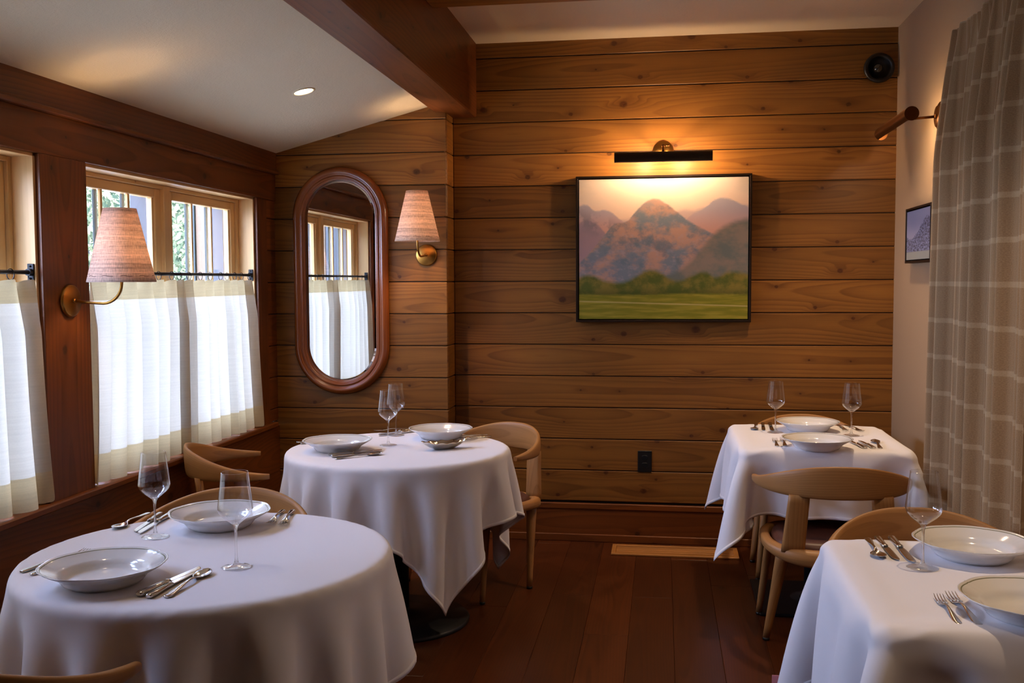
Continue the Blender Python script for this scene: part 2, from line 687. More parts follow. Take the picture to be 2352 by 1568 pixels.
struct(mb.build('trim_2', M['pine_dark']), 'long timber window sill board', 'trim')

mb = MB()
mb.box(XR, XR + .12, YF, YB + .1, 0, 3.0, 'y')
struct(mb.build('wall_right', M['plaster']), 'off white plaster wall', 'wall')
mb = MB()
mb.box(XO, XR + .1, YF - .12, YF, 0, 3.0, 'x')
struct(mb.build('wall_front', M['pine_dark']), 'timber wall behind the viewer', 'wall')

SL = .2634
zl = lambda x: 2.205 + SL * (x - XL)
mb = MB()
xa, xb = -2.46, -1.17
for y in (YF - .1, YB + .1):
    for xx, dz in ((xa, 0), (xb, 0), (xb, .12), (xa, .12)):
        mb.v.append((xx, y, zl(xx) + dz))
for q in ((0, 1, 2, 3), (7, 6, 5, 4), (0, 4, 5, 1), (1, 5, 6, 2), (2, 6, 7, 3), (3, 7, 4, 0)):
    mb.face(q)
mb.box(-1.2, XR + .15, YF - .1, YB + .1, ZC, ZC + .12, 'x')
struct(mb.build('ceiling', M['ceiling']), 'cream textured plaster ceiling, sloping down on the window side', 'ceiling')
mb = MB()
mb.box(-1.244, -1.045, YF, YB - .001, 2.405, 2.86, 'y', .006, tone=.5, u0=3.3)
struct(mb.build('trim_3', M['pine_dark']), 'deep dark timber ceiling beam', 'beam')
mb = MB()
mb.box(-1.044, XR, 4.36, 4.555, 2.722, 2.83, 'x', .004, tone=.7)
struct(mb.build('trim_4', M['pine']), 'timber rafter crossing the flat ceiling', 'beam')


# windows
def window(n, y0, y1):
    z0, z1 = YW0, YW1
    mb = MB()
    # jamb lining with a shadow gap behind the casing edge
    for a, b in ((y0, y0 + .014), (y1 - .014, y1)):
        mb.box(XO, -2.19, a, b, z0, z1, 'z', .001)
    mb.box(XO, -2.19, y0, y1, z1 - .012, z1, 'y', .001)
    # outer frame and mullion
    ym = (y0 + y1) / 2
    for a, b in ((y0 + .014, y0 + .036), (y1 - .036, y1 - .014)):
        mb.box(-2.34, -2.272, a, b, z0, z1 - .012, 'z', .002)
    mb.box(-2.34, -2.272, y0 + .036, y1 - .036, z1 - .030, z1 - .012, 'y', .002)
    mb.box(-2.34, -2.272, y0 + .036, y1 - .036, z0, z0 + .03, 'y', .002)
    w_ = struct(mb.build('window_%d' % n, M['sash']), 'casement window beside the mirror wall, fully in view' if n == 1 else 'casement window cut by the left edge of the photo', 'window')
    mb = MB()
    mb.box(-2.345, -2.268, ym - .030, ym + .030, z0 + .03, z1 - .012, 'z', .003)
    mb.build('mullion', M['sash'], w_)
    for a, b in ((y0 + .036, ym - .030), (ym + .030, y1 - .036)):
        mb = MB()
        s_ = .052
        mb.box(-2.328, -2.286, a, a + s_, z0 + .03, z1 - .03, 'z', .003)
        mb.box(-2.328, -2.286, b - s_, b, z0 + .03, z1 - .03, 'z', .003)
        mb.box(-2.328, -2.286, a + s_, b - s_, z1 - .03 - .042, z1 - .03, 'y', .003)
        mb.box(-2.328, -2.286, a + s_, b - s_, z0 + .03, z0 + .09, 'y', .003)
        mb.box(-2.318, -2.294, a + s_, a + s_ + .012, z0 + .09, z1 - .072, 'z', .002)
        mb.box(-2.318, -2.294, b - s_ - .012, b - s_, z0 + .09, z1 - .072, 'z', .002)
        sash = mb.build('sash', M['sash'], w_)
        ga, gb = a + s_, b - s_
        mb = MB()
        mb.box(-2.309, -2.305, ga, gb, z0 + .09, z1 - .072, 'z')
        mb.build('pane', M['pane'], sash)
        mb = MB()
        for q in (1, 2):
            yq = ga + (gb - ga) * q / 3
            mb.box(-2.304, -2.292, yq - .008, yq + .008, z0 + .09, z1 - .072, 'z', .002)
        mb.build('glazing_bar', M['sash'], sash)
        mb = MB()
        for q in (1, 2):
            yq = ga + (gb - ga) * q / 3
            mb.box(-2.330, -2.3165, yq - .009, yq + .009, z0 + .09, z1 - .072, 'z', .002)
        mb.build('outer_glazing_bar', M['extgreen'], sash)
    return w_


M['extgreen'] = plain('dark_green_paint', lin(44, 58, 54), .5)
M['siding'] = plain('grey_siding', lin(80, 80, 82), .7)
M['siding2'] = plain('beige_siding', lin(124, 100, 74), .7)
for i, (a, b) in enumerate(WIN): window(i + 1, a, b)

# outside: a boarded wing of the building, exterior jamb boards, ground paled to bounce daylight, and trees
for n_, (a, b) in enumerate(((5.56, 5.84), (3.30, 3.55), (1.36, 1.62))):
    mb = MB()
    for q in range(3):
        mb.box(-2.70 + .083 * q, -2.70 + .083 * (q + 1) - .003, a, b, -.4, 3.0, 'z', .003, mi=1 if q < 2 else 0)
    mb.box(-2.712, -2.70, a - .012, b + .012, -.4, 3.0, 'z', .003, mi=2)
    struct(mb.build('wall_exterior', [M['siding'], M['siding2'], M['extgreen']]), 'boarded beige pier of the building outside', 'wall')
for a, b in WIN[:2]:
    ym = (a + b) / 2
    mb = MB()
    for yy in (ym - .016, ym + .004, b - .036, a + .022):
        mb.box(-2.445, -2.352, yy, yy + .012, .69, 1.935, 'z', .002, mi=0)
    struct(mb.build('trim_5', [M['siding']]), 'grey exterior boards beside the casements', 'trim')
mb = MB()
mb.box(-40, -2.43, -25, 30, -.45, -.4, 'x')
struct(mb.build('ground', plain('bounce_ground', (.42, .40, .34, 1), .9)), 'ground outside, made pale to bounce daylight indoors', 'ground')  # made pale so that it bounces daylight up to the ceiling


def leafmat(name, c1, c2):
    t = NT(name)
    o = t.objco()
    c = t.mix(t.m_('MULTIPLY', t.n('Attribute', attribute_name='tone').outputs['Fac'], t.sstep(t.noise(o, 1.6, 2.), .35, .65, .25, 1.3)), c1, c2)
    df = t.n('BsdfDiffuse'); t.put(df.inputs[0], c)
    tr = t.n('BsdfTranslucent'); t.put(tr.inputs[0], c)
    mx = t.n('MixShader'); mx.inputs[0].default_value = .4
    t.t.links.new(df.outputs[0], mx.inputs[1]); t.t.links.new(tr.outputs[0], mx.inputs[2])
    return t.end(mx)


M['leaf'] = leafmat('tree_leaves', (.04, .06, .035, 1), (.50, .50, .24, 1))
M['bark'] = plain('grey_bark', (.06, .058, .062, 1), .9)


def tree_meshes(seed, h, rad, conifer):
    r_ = random.Random(seed)
    tb = MB()
    tb.tube([(0, 0, 0), (.04, .02, h * .5), (0, 0, h)], [h * .03, h * .022, .01], 10)
    fb = MB()
    nl = 14000
    for _ in range(nl):
        if conifer:
            t = r_.random() ** 1.3
            z = h * (.10 + .9 * t)
            rr = rad * (1 - t) * math.sqrt(r_.random()) * (.75 + .25 * math.sin(z * 9))
            a = r_.uniform(0, 2 * PI)
            c = Vector((rr * math.cos(a), rr * math.sin(a), z))
            s_ = r_.uniform(.035, .09)
        else:
            a, b = r_.uniform(0, 2 * PI), math.acos(r_.uniform(-1, 1))
            q = r_.random() ** .4
            c = Vector((rad * q * math.sin(b) * math.cos(a), rad * q * math.sin(b) * math.sin(a), h * .50 + h * .42 * q * math.cos(b)))
            s_ = r_.uniform(.03, .085)
        d1 = Vector((r_.gauss(0, 1), r_.gauss(0, 1), r_.gauss(0, 1))).normalized()
        d2 = d1.orthogonal().normalized()
        i0 = len(fb.v)
        for e, f_ in ((-1, 0), (0, -.45), (1, 0), (0, .45)):
            fb.v.append(tuple(c + d1 * s_ * e + d2 * s_ * f_))
        fb.face((i0, i0 + 1, i0 + 2, i0 + 3), None, r_.random() ** 1.6)
    return tb, fb


protos = []
for i, (h, rad, con) in enumerate(((8.5, 2.0, True), (6.0, 2.1, False))):
    tb, fb = tree_meshes(30 + i, h, rad, con)
    tr = thing('tree', 'green tree outside, seen through the upper window panes', 'tree', group='trees outside the windows')
    tb.build('trunk', M['bark'], tr)
    fb.build('foliage', M['leaf'], tr)['kind'] = 'stuff'
    protos.append(tr)
spots = [(-8.0, 12.2, 1), (-9.6, 15.6, 1), (-9.2, 19.4, 1), (-13.8, 18.2, 0), (-13.0, 22.9, 1), (-12.0, 27.5, 0), (-7.2, 8.2, 0), (-18.0, 25.0, 1), (-17.0, 31.5, 0), (-7.6, -8.5, 1), (-9.0, -14.5, 0)]
used = [False, False]
for i, (x, y, kd) in enumerate(spots):
    t_ = protos[kd] if not used[kd] else copy_tree(protos[kd])
    used[kd] = True
    t_.location = (x, y, -.4)
    t_.rotation_euler = (0, 0, i * 1.3)
    s_ = .85 + .3 * ((i * 37) % 10) / 10
    t_.scale = (s_, s_, s_)


# ------------------------------------------------------------------ cafe curtains and rods
def cafe_curtain(name, label, y0, y1, z0, z1, xc, folds, seed, ring_name='curtain_ring'):
    r_ = random.Random(seed)
    ny, nz = folds * 16, 26
    cuts = [r_.uniform(.7, 1.3) for _ in range(folds)]
    tot = sum(cuts)
    cum = [0]
    for c in cuts: cum.append(cum[-1] + c / tot)
    depth = [r_.uniform(.75, 1.25) for _ in range(folds + 1)]
    mb = MB()
    pts = {}
    zr = [z1 - (z1 - z0) * (j / nz) for j in range(nz + 1)]
    zr = sorted(set(zr + [z1 - .085, z0 + .118]), reverse=True)
    slack = r_.uniform(-.01, .01)
    for j, z in enumerate(zr):
        t = (z1 - z) / (z1 - z0)
        for i in range(ny + 1):
            f = i / ny * folds
            k = min(int(f), folds - 1)
            fr = f - k
            s0 = cum[k] + (cum[k + 1] - cum[k]) * fr
            amp = (.006 + .036 * min(1, t * 4.5)) * (depth[k] * (1 - fr) + depth[k + 1] * fr)
            wv = math.cos(2 * PI * fr)
            sk = .25 * min(1, .25 + t * 3)
            dy = sk * (cum[k + 1] - cum[k]) * (y1 - y0) * math.sin(2 * PI * fr)
            pleat = 0
            if t < .2:
                pinch = (1 - t / .2)
                pleat = pinch * .020 * math.exp(-((min(fr, 1 - fr)) / .12) ** 2)
            flare = (s0 - .5) * .05 * t ** 1.5 * (y1 - y0)
            yy = y0 + (y1 - y0) * s0 + dy + flare + .008 * math.sin(3 * t + k * 1.7) * t
            xx = xc + amp * wv + pleat + .006 * math.sin(5 * s0 + 2 * t)
            top = -.010 * (1 - math.cos(2 * PI * fr)) * .5 * max(0, 1 - t * 8)
            pts[i, j] = len(mb.v)
            mb.v.append((xx, yy, z + top + (.004 * math.sin(f * 2.3) if t > .98 else 0)))
    for j in range(len(zr) - 1):
        zm = (zr[j] + zr[j + 1]) / 2
        mi = 1 if (zm > z1 - .085 or zm < z0 + .118) else 0
        for i in range(ny):
            q = (pts[i, j], pts[i, j + 1], pts[i + 1, j + 1], pts[i + 1, j])
            uvs = [((y1 - y0) * 1.9 * ii / ny, zr[jj]) for ii, jj in ((i, j), (i, j + 1), (i + 1, j + 1), (i + 1, j))]
            mb.face(q, uvs, .5, mi, True)
    o = tag(mb.build(name, [M['cafe'], M['cafe2']]), label, 'curtain', 'white cafe curtains on the window wall')
    o.modifiers.new('soft', 'SUBSURF').render_levels = 1
    # rings: children of the curtain they carry
    for k in range(folds + 1):
        yk = y0 + (y1 - y0) * cum[k] + r_.uniform(-.004, .004)
        mb = MB()
        ring = [(xc + .004 + .0 + .004 * math.sin(a), yk + .019 * math.sin(a) * .75 + .003, 1.519 - .008 + .019 * math.cos(a)) for a in [2 * PI * q / 20 for q in range(20)]]
        mb.tube(ring, .0016, 6, loop=True)
        mb.tube([(xc + .004, yk, 1.493), (xc + .006, yk + .002, 1.484)], .002, 6)
        mb.build(ring_name, M['black'], o)
    return o


def cafe_rod(label, y0, y1, xc):
    o = thing('curtain_rod', label, 'curtain rod', (xc, y0, 1.519), 0, 'black cafe rods across the windows')
    mb = MB(); mb.tube([(0, .004, 0), (0, y1 - y0 - .004, 0)], .0075, 12)
    mb.build('rod', M['black'], o)
    for yy, sg in ((0, 1), (y1 - y0, -1)):
        mb = MB()
        mb.box(-.012, .012, min(yy, yy + sg * .006), max(yy, yy + sg * .006), -.032, .030, 'z', .001)
        mb.tube([(0, yy + sg * .005, 0), (0, yy + sg * .022, 0)], .0125, 12)
        mb.ball((.0, yy + sg * .007, .021), .004, 8, 6)
        mb.ball((.0, yy + sg * .007, -.022), .004, 8, 6)
        mb.build('bracket', M['black'], o)
    return o


XC = -2.208
cafe_rod('black iron rod in the fully visible right-hand window beside the mirror wall', 3.588, 5.192, XC)
cafe_rod('black iron rod in the window cut by the left edge of the photo', 1.664, 3.271, XC)
cafe_curtain('cafe_curtain', 'white linen cafe curtain in the window nearer the oval mirror, behind the fabric sconce', 3.60, 5.155, .694, 1.494, XC, 15, 5)
cafe_curtain('cafe_curtain', 'white linen cafe curtain in the window cut by the left edge of the photo', 1.70, 3.262, .694, 1.494, XC, 14, 9)

# ------------------------------------------------------------------ chairs
def rrect(cx, cy, hx, hy, n=16, p=3.2):
    o = []
    for k in range(n):
        a = 2 * PI * k / n
        c, s = math.cos(a), math.sin(a)
        o.append((cx + hx * math.copysign(abs(c) ** (2 / p), c), cy + hy * math.copysign(abs(s) ** (2 / p), s)))
    return o


def make_chair(label, group):
    t = thing('dining_chair', label, 'chair', group=group)
    # back rail: a horseshoe that is tall behind the back and thins into two arms (chair faces +y)
    mb = MB()
    rings = []
    NS = 44
    for i in range(NS + 1):
        a = -PI / 2 + PI * i / NS
        ca, sa = max(0, math.cos(a)), math.sin(a)
        ext = max(0, (abs(a) - 1.22) / (PI / 2 - 1.22))
        cx = .303 * math.copysign(abs(sa) ** .92, sa)
        cy = .085 - .335 * ca ** .86
        ca2 = math.cos(a + .01); sa2 = math.sin(a + .01)
        ctr = Vector((cx, cy, 0))
        dr = Vector((sa * .9, -ca, 0)).normalized()       # outward
        hump = ca ** 1.6
        top = .668 + .094 * hump
        bot = .632 - .002 * hump + .006 * (1 - ca)
        th = .034 - .012 * ca
        if ext > 0:
            k = 1 - .30 * ext ** 4
            mid = (top + bot) / 2
            top, bot = mid + (top - mid) * k, mid + (bot - mid) * k
            th *= k
        hz = (top - bot) / 2
        ring = []
        for px, pz in rrect(0, 0, th / 2, hz, 18, 3.0):
            lean = .055 * (pz + hz) * ca
            ring.append(ctr + dr * (px + lean) + Vector((0, 0, (top + bot) / 2 + pz)))
        rings.append(ring)
    mb.loft(rings, cap=True)
    mb.build('backrest', M['oak'], t)
    for s in (-1, 1):
        mb = MB()
        rings = []
        for q in range(8):
            f = q / 7
            z = .405 + (.640 - .405) * f
            ring = []
            for px, py in rrect(0, 0, .046 - .005 * f, .0145 - .001 * f, 14, 3.5):
                ring.append(Vector((s * (.176 - .020 * f) + px, -.181 - .027 * f + py, z)))
            rings.append(ring)
        mb.loft(rings, cap=True)
        mb.build('back_post', M['oak'], t)
    # seat frame: closed loop rail, dipping a little at the rear
    mb = MB()
    rings = []
    n = 48
    for i in range(n):
        a = 2 * PI * i / n
        c, s = math.cos(a), math.sin(a)
        px = (.262 - .022 * (s < 0) * abs(s)) * math.copysign(abs(c) ** .62, c)
        py = .015 + .225 * math.copysign(abs(s) ** .62, s)
        rear = max(0, -s)
        zc = .405 + .010 * max(0, s) - .022 * rear ** 2
        hz = .022 + .014 * rear ** 2
        dr = Vector((c * .9, s, 0)).normalized()
        rings.append([Vector((px, py, zc)) + dr * qx + Vector((0, 0, qz)) for qx, qz in rrect(0, 0, .021 + .011 * rear, hz, 12, 2.6)])
    mb.loft(rings, cap=False, loop=True)
    mb.build('seat_frame', M['oak'], t)
    # leather seat pad, dished
    mb = MB()
    rings = []
    for rr, z in ((.99, .385), (1.0, .405), (.97, .425), (.9, .436), (.75, .434), (.5, .426), (.25, .421), (.02, .420)):
        ring = []
        for i in range(40):
            a = 2 * PI * i / 40
            c, s = math.cos(a), math.sin(a)
            ring.append(Vector((.238 * rr * math.copysign(abs(c) ** .65, c), .020 + .205 * rr * math.copysign(abs(s) ** .65, s), z + .012 * rr * max(0, s))))
        rings.append(ring)
    mb.loft(rings, cap=True)
    mb.build('seat', M['leather'], t)
    for sx in (-1, 1):
        for fr in (0, 1):
            mb = MB()
            if fr:
                p0, p1, r0, r1 = Vector((sx * .222, .19, .40)), Vector((sx * .262, .265, .012)), .021, .0135
            else:
                p0, p1, r0, r1 = Vector((sx * .205, -.135, .40)), Vector((sx * .262, -.055, .012)), .030, .0145
            rings = []
            for q in range(9):
                f = q / 8
                p = p0.lerp(p1, f)
                rad = r0 + (r1 - r0) * f ** .8
                rings.append([p + Vector((math.cos(2 * PI * k / 14) * rad, math.sin(2 * PI * k / 14) * rad * .86, 0)) for k in range(14)])
            mb.loft(rings, cap=True)
            lg = mb.build('leg', M['oak'], t)
            mb = MB()
            mb.lathe([(.011, 0), (r1 * .98, .002), (r1, .0125), (.003, .0125)], 14, Matrix.Translation((p1.x, p1.y, 0)))
            mb.build('foot_pad', M['blackplastic'], lg)
    return t


CH = 'oak armchairs around the tables'
chair = make_chair('', CH)
place(chair, (.69, 4.222, 0), 0, 'oak chair in front of the square table in the far right corner, seen from behind')
for x, y, deg, lb in (
        (.735, 5.275, 180, 'oak chair against the plank wall behind the far square table, only its curved top showing'),
        (.785, 3.03, 180, 'oak chair at the far side of the front right table, arched back behind the cutlery'),
        (-1.44, 3.07, 186, 'oak chair at the far side of the front round table, arched back behind the plate'),
        (-1.865, 4.28, -64, 'oak chair with both arms showing, under the window sill beside the back round table'),
        (-.875, 4.83, 145, 'oak chair with pale inner back at the far right side of the back round table'),
        (-1.43, 1.93, -6, 'oak chair at bottom left corner, only one arm tip in front of the round table')):
    c = copy_tree(chair)
    place(c, (x, y, 0), R(deg), lb)


# ------------------------------------------------------------------ table cloths: a small position-based cloth solver
def drape(side, n, phi, top, shape, steps=300, seed=1, iters=13, sidey=None, stiff=.02, far=0., shear=.3, grav=4.5):
    """square cloth dropped on a table top centred on the origin; returns an n x n x 3 array"""
    rs = np.random.RandomState(seed)
    sy = sidey or side
    gx, gy = np.meshgrid(np.linspace(-side / 2, side / 2, n), np.linspace(-sy / 2, sy / 2, n), indexing='ij')
    c, s = math.cos(phi), math.sin(phi)
    P = np.stack([c * gx - s * gy, s * gx + c * gy, np.full_like(gx, top + .003)], -1)
    # soft random bias so that folds are irregular
    bias = np.zeros((n, n))
    for _ in range(26):
        kx, ky = rs.normal(0, 9, 2)
        bias += rs.normal() * np.sin(kx * gx + ky * gy + rs.uniform(0, 6.28))
    th = np.arctan2(P[..., 1], P[..., 0])
    rad = np.hypot(P[..., 0], P[..., 1])
    P[..., 2] += .0012 * bias
    if shape[0] == 'disc':
        # start the free edge in irregular waves so that it settles into hanging folds
        wob = sum(rs.uniform(.5, 1) * np.cos(k * th + rs.uniform(0, 6.28)) for k in (10, 12, 14, 17))
        P[..., 2] += .10 * np.clip(rad - shape[1], 0, 1) * wob
    V = np.zeros_like(P)
    ex, ey = side / (n - 1), sy / (n - 1)
    cons = []

    def addc(di, dj, rest, k, par):
        I = np.arange(n)
        J = np.arange(n)
        if di > 0:
            for color in range(2):
                ii = [i for i in range(n - di) if ((i // di) % 2) == color]
                jj = [j for j in range(n) if 0 <= j + dj < n]
                cons.append((np.ix_(ii, jj), np.ix_([i + di for i in ii], [j + dj for j in jj]), rest, k))
        else:
            for color in range(2):
                jj = [j for j in range(n - dj) if ((j // dj) % 2) == color]
                ii = list(range(n))
                cons.append((np.ix_(ii, jj), np.ix_(ii, [j + dj for j in jj]), rest, k))
    dg = math.hypot(ex, ey)
    addc(1, 0, ex, 1., 0); addc(0, 1, ey, 1., 0)
    addc(1, 1, dg, shear, 0); addc(1, -1, dg, shear, 0)
    addc(2, 0, 2 * ex, stiff, 0); addc(0, 2, 2 * ey, stiff, 0)
    addc(5, 0, 5 * ex, stiff * .4, 0); addc(0, 5, 5 * ey, stiff * .4, 0)
    if far: addc(11, 0, 11 * ex, far, 0); addc(0, 11, 11 * ey, far, 0)
    dt = 1 / 60.
    rnd = .014 if shape[0] == 'disc' else .007
    hz = .16

    def collide(P, prev):
        # rounded slab: top at z=top, half thickness hz+rnd
        zc = top - hz - rnd
        dz = np.abs(P[..., 2] - zc) - hz
        sz = np.sign(P[..., 2] - zc)
        inset = np.clip((top - P[..., 2] - .03) * .6, 0, .10)
        if shape[0] == 'disc':
            rr = np.hypot(P[..., 0], P[..., 1])
            dr = rr - (shape[1] - rnd) + inset
            nx, ny = P[..., 0] / np.maximum(rr, 1e-6), P[..., 1] / np.maximum(rr, 1e-6)
        else:
            rc = .03
            qx, qy = np.abs(P[..., 0]) - (shape[1] - rc) + inset, np.abs(P[..., 1]) - (shape[2] - rc) + inset
            ox, oy = np.maximum(qx, 0), np.maximum(qy, 0)
            ln = np.hypot(ox, oy)
            out = ln > 1e-9
            dr = np.where(out, ln - rc + rnd, np.maximum(qx, qy) - rc + rnd)
            nx = np.where(out, ox / np.maximum(ln, 1e-9), (qx > qy) * 1.) * np.sign(P[..., 0])
            ny = np.where(out, oy / np.maximum(ln, 1e-9), (qx <= qy) * 1.) * np.sign(P[..., 1])
        a, b = np.maximum(dr, 0), np.maximum(dz, 0)
        ln = np.hypot(a, b)
        outside = ln > 1e-9
        sd = np.where(outside, ln, np.maximum(dr, dz)) - rnd
        wr = np.where(outside, a / np.maximum(ln, 1e-9), (dr > dz) * 1.)
        wz = np.where(outside, b / np.maximum(ln, 1e-9), (dr <= dz) * 1.)
        pen = np.maximum(-sd, 0)
        hit = pen > 0
        P[..., 0] += pen * wr * nx
        P[..., 1] += pen * wr * ny
        P[..., 2] += pen * wz * sz
        # friction on the top
        fr = (hit & (wz > .5)) * .75
        P[..., :2] -= (P[..., :2] - prev[..., :2]) * fr[..., None]
        P[..., 2] = np.maximum(P[..., 2], .012)
    for st in range(steps):
        prev = P.copy()
        V[..., 2] -= grav * dt
        damp = .985 if st < steps * .6 else .93
        V *= damp
        P = P + V * dt
        for it in range(iters):
            for A, B, rest, k in cons:
                d = P[B] - P[A]
                L = np.sqrt((d * d).sum(-1, keepdims=True)) + 1e-9
                corr = d * ((L - rest) / L * .5 * k)
                P[A] += corr
                P[B] -= corr
            if it % 2 == 1: collide(P, prev)
        collide(P, prev)
        V = (P - prev) / dt
    return P


def cloth_object(P, loc, label, group, name='tablecloth', tag_corner=None):
    n = P.shape[0]
    mb = MB()
    mb.v = [tuple(p) for p in P.reshape(-1, 3)]
    for i in range(n - 1):
        for j in range(n - 1):
            q = (i * n + j, (i + 1) * n + j, (i + 1) * n + j + 1, i * n + j + 1)
            mb.face(q, [((a // n) / n * 1.44, (a % n) / n * 1.44) for a in q], .5, 0, True)
    o = tag(mb.build(name, M['cloth'], None, loc), label, 'tablecloth', group)
    so = o.modifiers.new('thickness', 'SOLIDIFY'); so.thickness = .0012; so.offset = -1
    sb = o.modifiers.new('soft', 'SUBSURF'); sb.levels = 1; sb.render_levels = 2
    # stitched hem: a doubled strip all round the edge
    hb = MB()
    edge = [(i, 0) for i in range(n)] + [(n - 1, j) for j in range(1, n)] + [(i, n - 1) for i in range(n - 2, -1, -1)] + [(0, j) for j in range(n - 2, 0, -1)]
    inner = [(min(max(i, 1), n - 2), min(max(j, 1), n - 2)) for i, j in edge]
    for (i, j), (a, b) in zip(edge, inner):
        p0 = P[i, j]; p1 = P[a, b]
        d = p1 - p0
        L = np.linalg.norm(d) + 1e-9
        m1 = p0 + d / L * min(L, .013)
        nr = np.cross(P[min(a + 1, n - 1), b] - P[a - 1, b], P[a, min(b + 1, n - 1)] - P[a, b - 1])
        nr /= np.linalg.norm(nr) + 1e-9
        for sg in (1,):
            hb.v.append(tuple(p0 + nr * .0009)); hb.v.append(tuple(m1 + nr * .0012)); hb.v.append(tuple(m1 - nr * .0022)); hb.v.append(tuple(p0 - nr * .002))
    ne = len(edge)
    for k in range(ne):
        k2 = (k + 1) % ne
        for a, b in ((0, 1), (1, 2), (2, 3), (3, 0)):
            q = (k * 4 + a, k2 * 4 + a, k2 * 4 + b, k * 4 + b)
            hb.face(q, [(k * .02, a * .01), (k * .02 + .02, a * .01), (k * .02 + .02, b * .01), (k * .02, b * .01)], .5, 0, True)
    hb.build('hem', M['cloth'], o)
    if tag_corner:
        (ia, ja), off = tag_corner
        p = P[ia, ja]
        tb = MB()
        tb.box(p[0] - .026, p[0] + .002, p[1] - .002, p[1] + .001, p[2] - .018, p[2] + .018, 'x', .0005)
        tag(tb.build('sewn_tag', plain('pink_tag', lin(190, 120, 130), .8), o), 'small pink sewn-in tag')
    return o


TT = .76
TB = TT - .0015      # table top height under the cloth
M['table_wood'] = M['oak']


def pedestal_table(label, loc, shape, rectangular):
    o = thing('pedestal_table', label, 'table', loc)
    mb = MB()
    th = .03
    if shape[0] == 'disc':
        r = shape[1] - .028
        mb.lathe([(.001, TB - th), (r - .016, TB - th), (r - .008, TB - th + .004), (r, TB - .018), (r - .004, TB - .009), (r - .013, TB - .005), (r - .03, TB - .004), (.001, TB - .004)], 72)
    else:
        mb.box(-shape[1] + .026, shape[1] - .026, -shape[2] + .026, shape[2] - .026, TB - th, TB - .005, 'y', .012)
    mb.build('tabletop', M['table_wood'], o)
    mb = MB(); mb.tube([(0, 0, .03), (0, 0, TB - th - .016)], .038, 24)
    mb.build('column', M['black'], o)
    mb = MB()
    if shape[0] == 'disc':
        mb.lathe([(.001, 0), (.30, 0), (.303, .008), (.295, .018), (.15, .034), (.045, .05), (.039, .06)], 64)
    else:
        mb.box(-.26, .26, -.26, .26, 0, .014, 'x', .004)
        mb.lathe([(.1, .014), (.05, .03), (.039, .05)], 32)
    mb.build('base', M['black'], o)
    mb = MB(); mb.box(-.16, .16, -.16, .16, TB - th - .016, TB - th - .004, 'x', .003)
    mb.build('top_plate', M['black'], o)
    return o


GC = 'white tablecloths'
T1, T2, T3, T4 = (-1.195, 2.50), (-1.13, 4.205), (.69, 4.722), (.768, 2.497)
DISC = ('disc', .487)
pedestal_table('round pedestal table nearest the viewer on the left, hidden under its white cloth', (*T1, 0), DISC, False)
pedestal_table('round table near the oval mirror, its black column and base showing below the cloth', (*T2, 0), DISC, False)
REC = ('rect', .366, .402)
REC4 = ('rect', .335, .382)
pedestal_table('square table in the far right corner by the plank wall, covered in white', (*T3, 0), REC, True)
pedestal_table('square table at the front right beside the plaid curtain, covered in white', (*T4, 0), REC4, True)
NG = 76
P1 = drape(1.42, NG, R(28), TT, DISC, seed=3, grav=3.2)
cloth_object(P1, (*T1, 0), 'white cloth draped in folds over the front round table', GC)
P2 = drape(1.41, NG, R(-8), TT, DISC, seed=8, grav=3.2)
cloth_object(P2, (*T2, 0), 'white cloth with a long hanging corner on the round table near the mirror', GC)
P3 = drape(1.34, NG, 0., TT, REC, seed=5, stiff=.18, shear=.8, grav=2.6, steps=330)
cloth_object(P3, (*T3, 0), 'white cloth on the square table in the far right corner', GC)
P4 = drape(1.34, NG, 0., TT, REC4, seed=6, stiff=.22, shear=.8, grav=2.6, steps=330)
cloth_object(P4, (*T4, 0), 'white cloth on the front right square table, pink tag at its hem', GC, tag_corner=((3, NG - 1), 0))

# ------------------------------------------------------------------ tableware
def make_plate():
    o = thing('dinner_plate', '', 'plate')
    RR = .146

    def mod(a, r, z):
        k = max(0, (r - .085) / (RR - .085))
        lob = abs(math.sin(4 * a)) ** .6
        kink = math.exp(-((math.sin(4 * a)) / .12) ** 2)
        return 1.02 + k * (.046 * (lob - .62) + .030 * kink)
    top = [(.002, .0085), (.05, .0085), (.078, .0088), (.088, .0115), (.094, .018), (.099, .0245), (.106, .0275), (.12, .0335), (.132, .0385)]
    mb = MB()
    prof = top + [(.1345, .0400)]
    mb.lathe(prof, 128, mod=mod)
    mb.lathe([(.1345, .0400), (.1368, .0412)], 128, mod=mod, mi=1)
    prof = [(.1368, .0412), (.1415, .0432), (.143, .0432), (.1428, .0415), (.135, .0368), (.115, .0265), (.102, .0195), (.096, .012), (.090, .006), (.082, .0042), (.080, .0005), (.076, .0005), (.074, .0042), (.002, .0045)]
    mb.lathe(prof, 128, mod=mod)
    mb.v = [(a, b_, c * (1.14 if c > .012 else 1)) for a, b_, c in mb.v]
    b = mb.build('bowl', [M['china'], M['rimline']], o)
    b.name = 'plate_body'
    return o


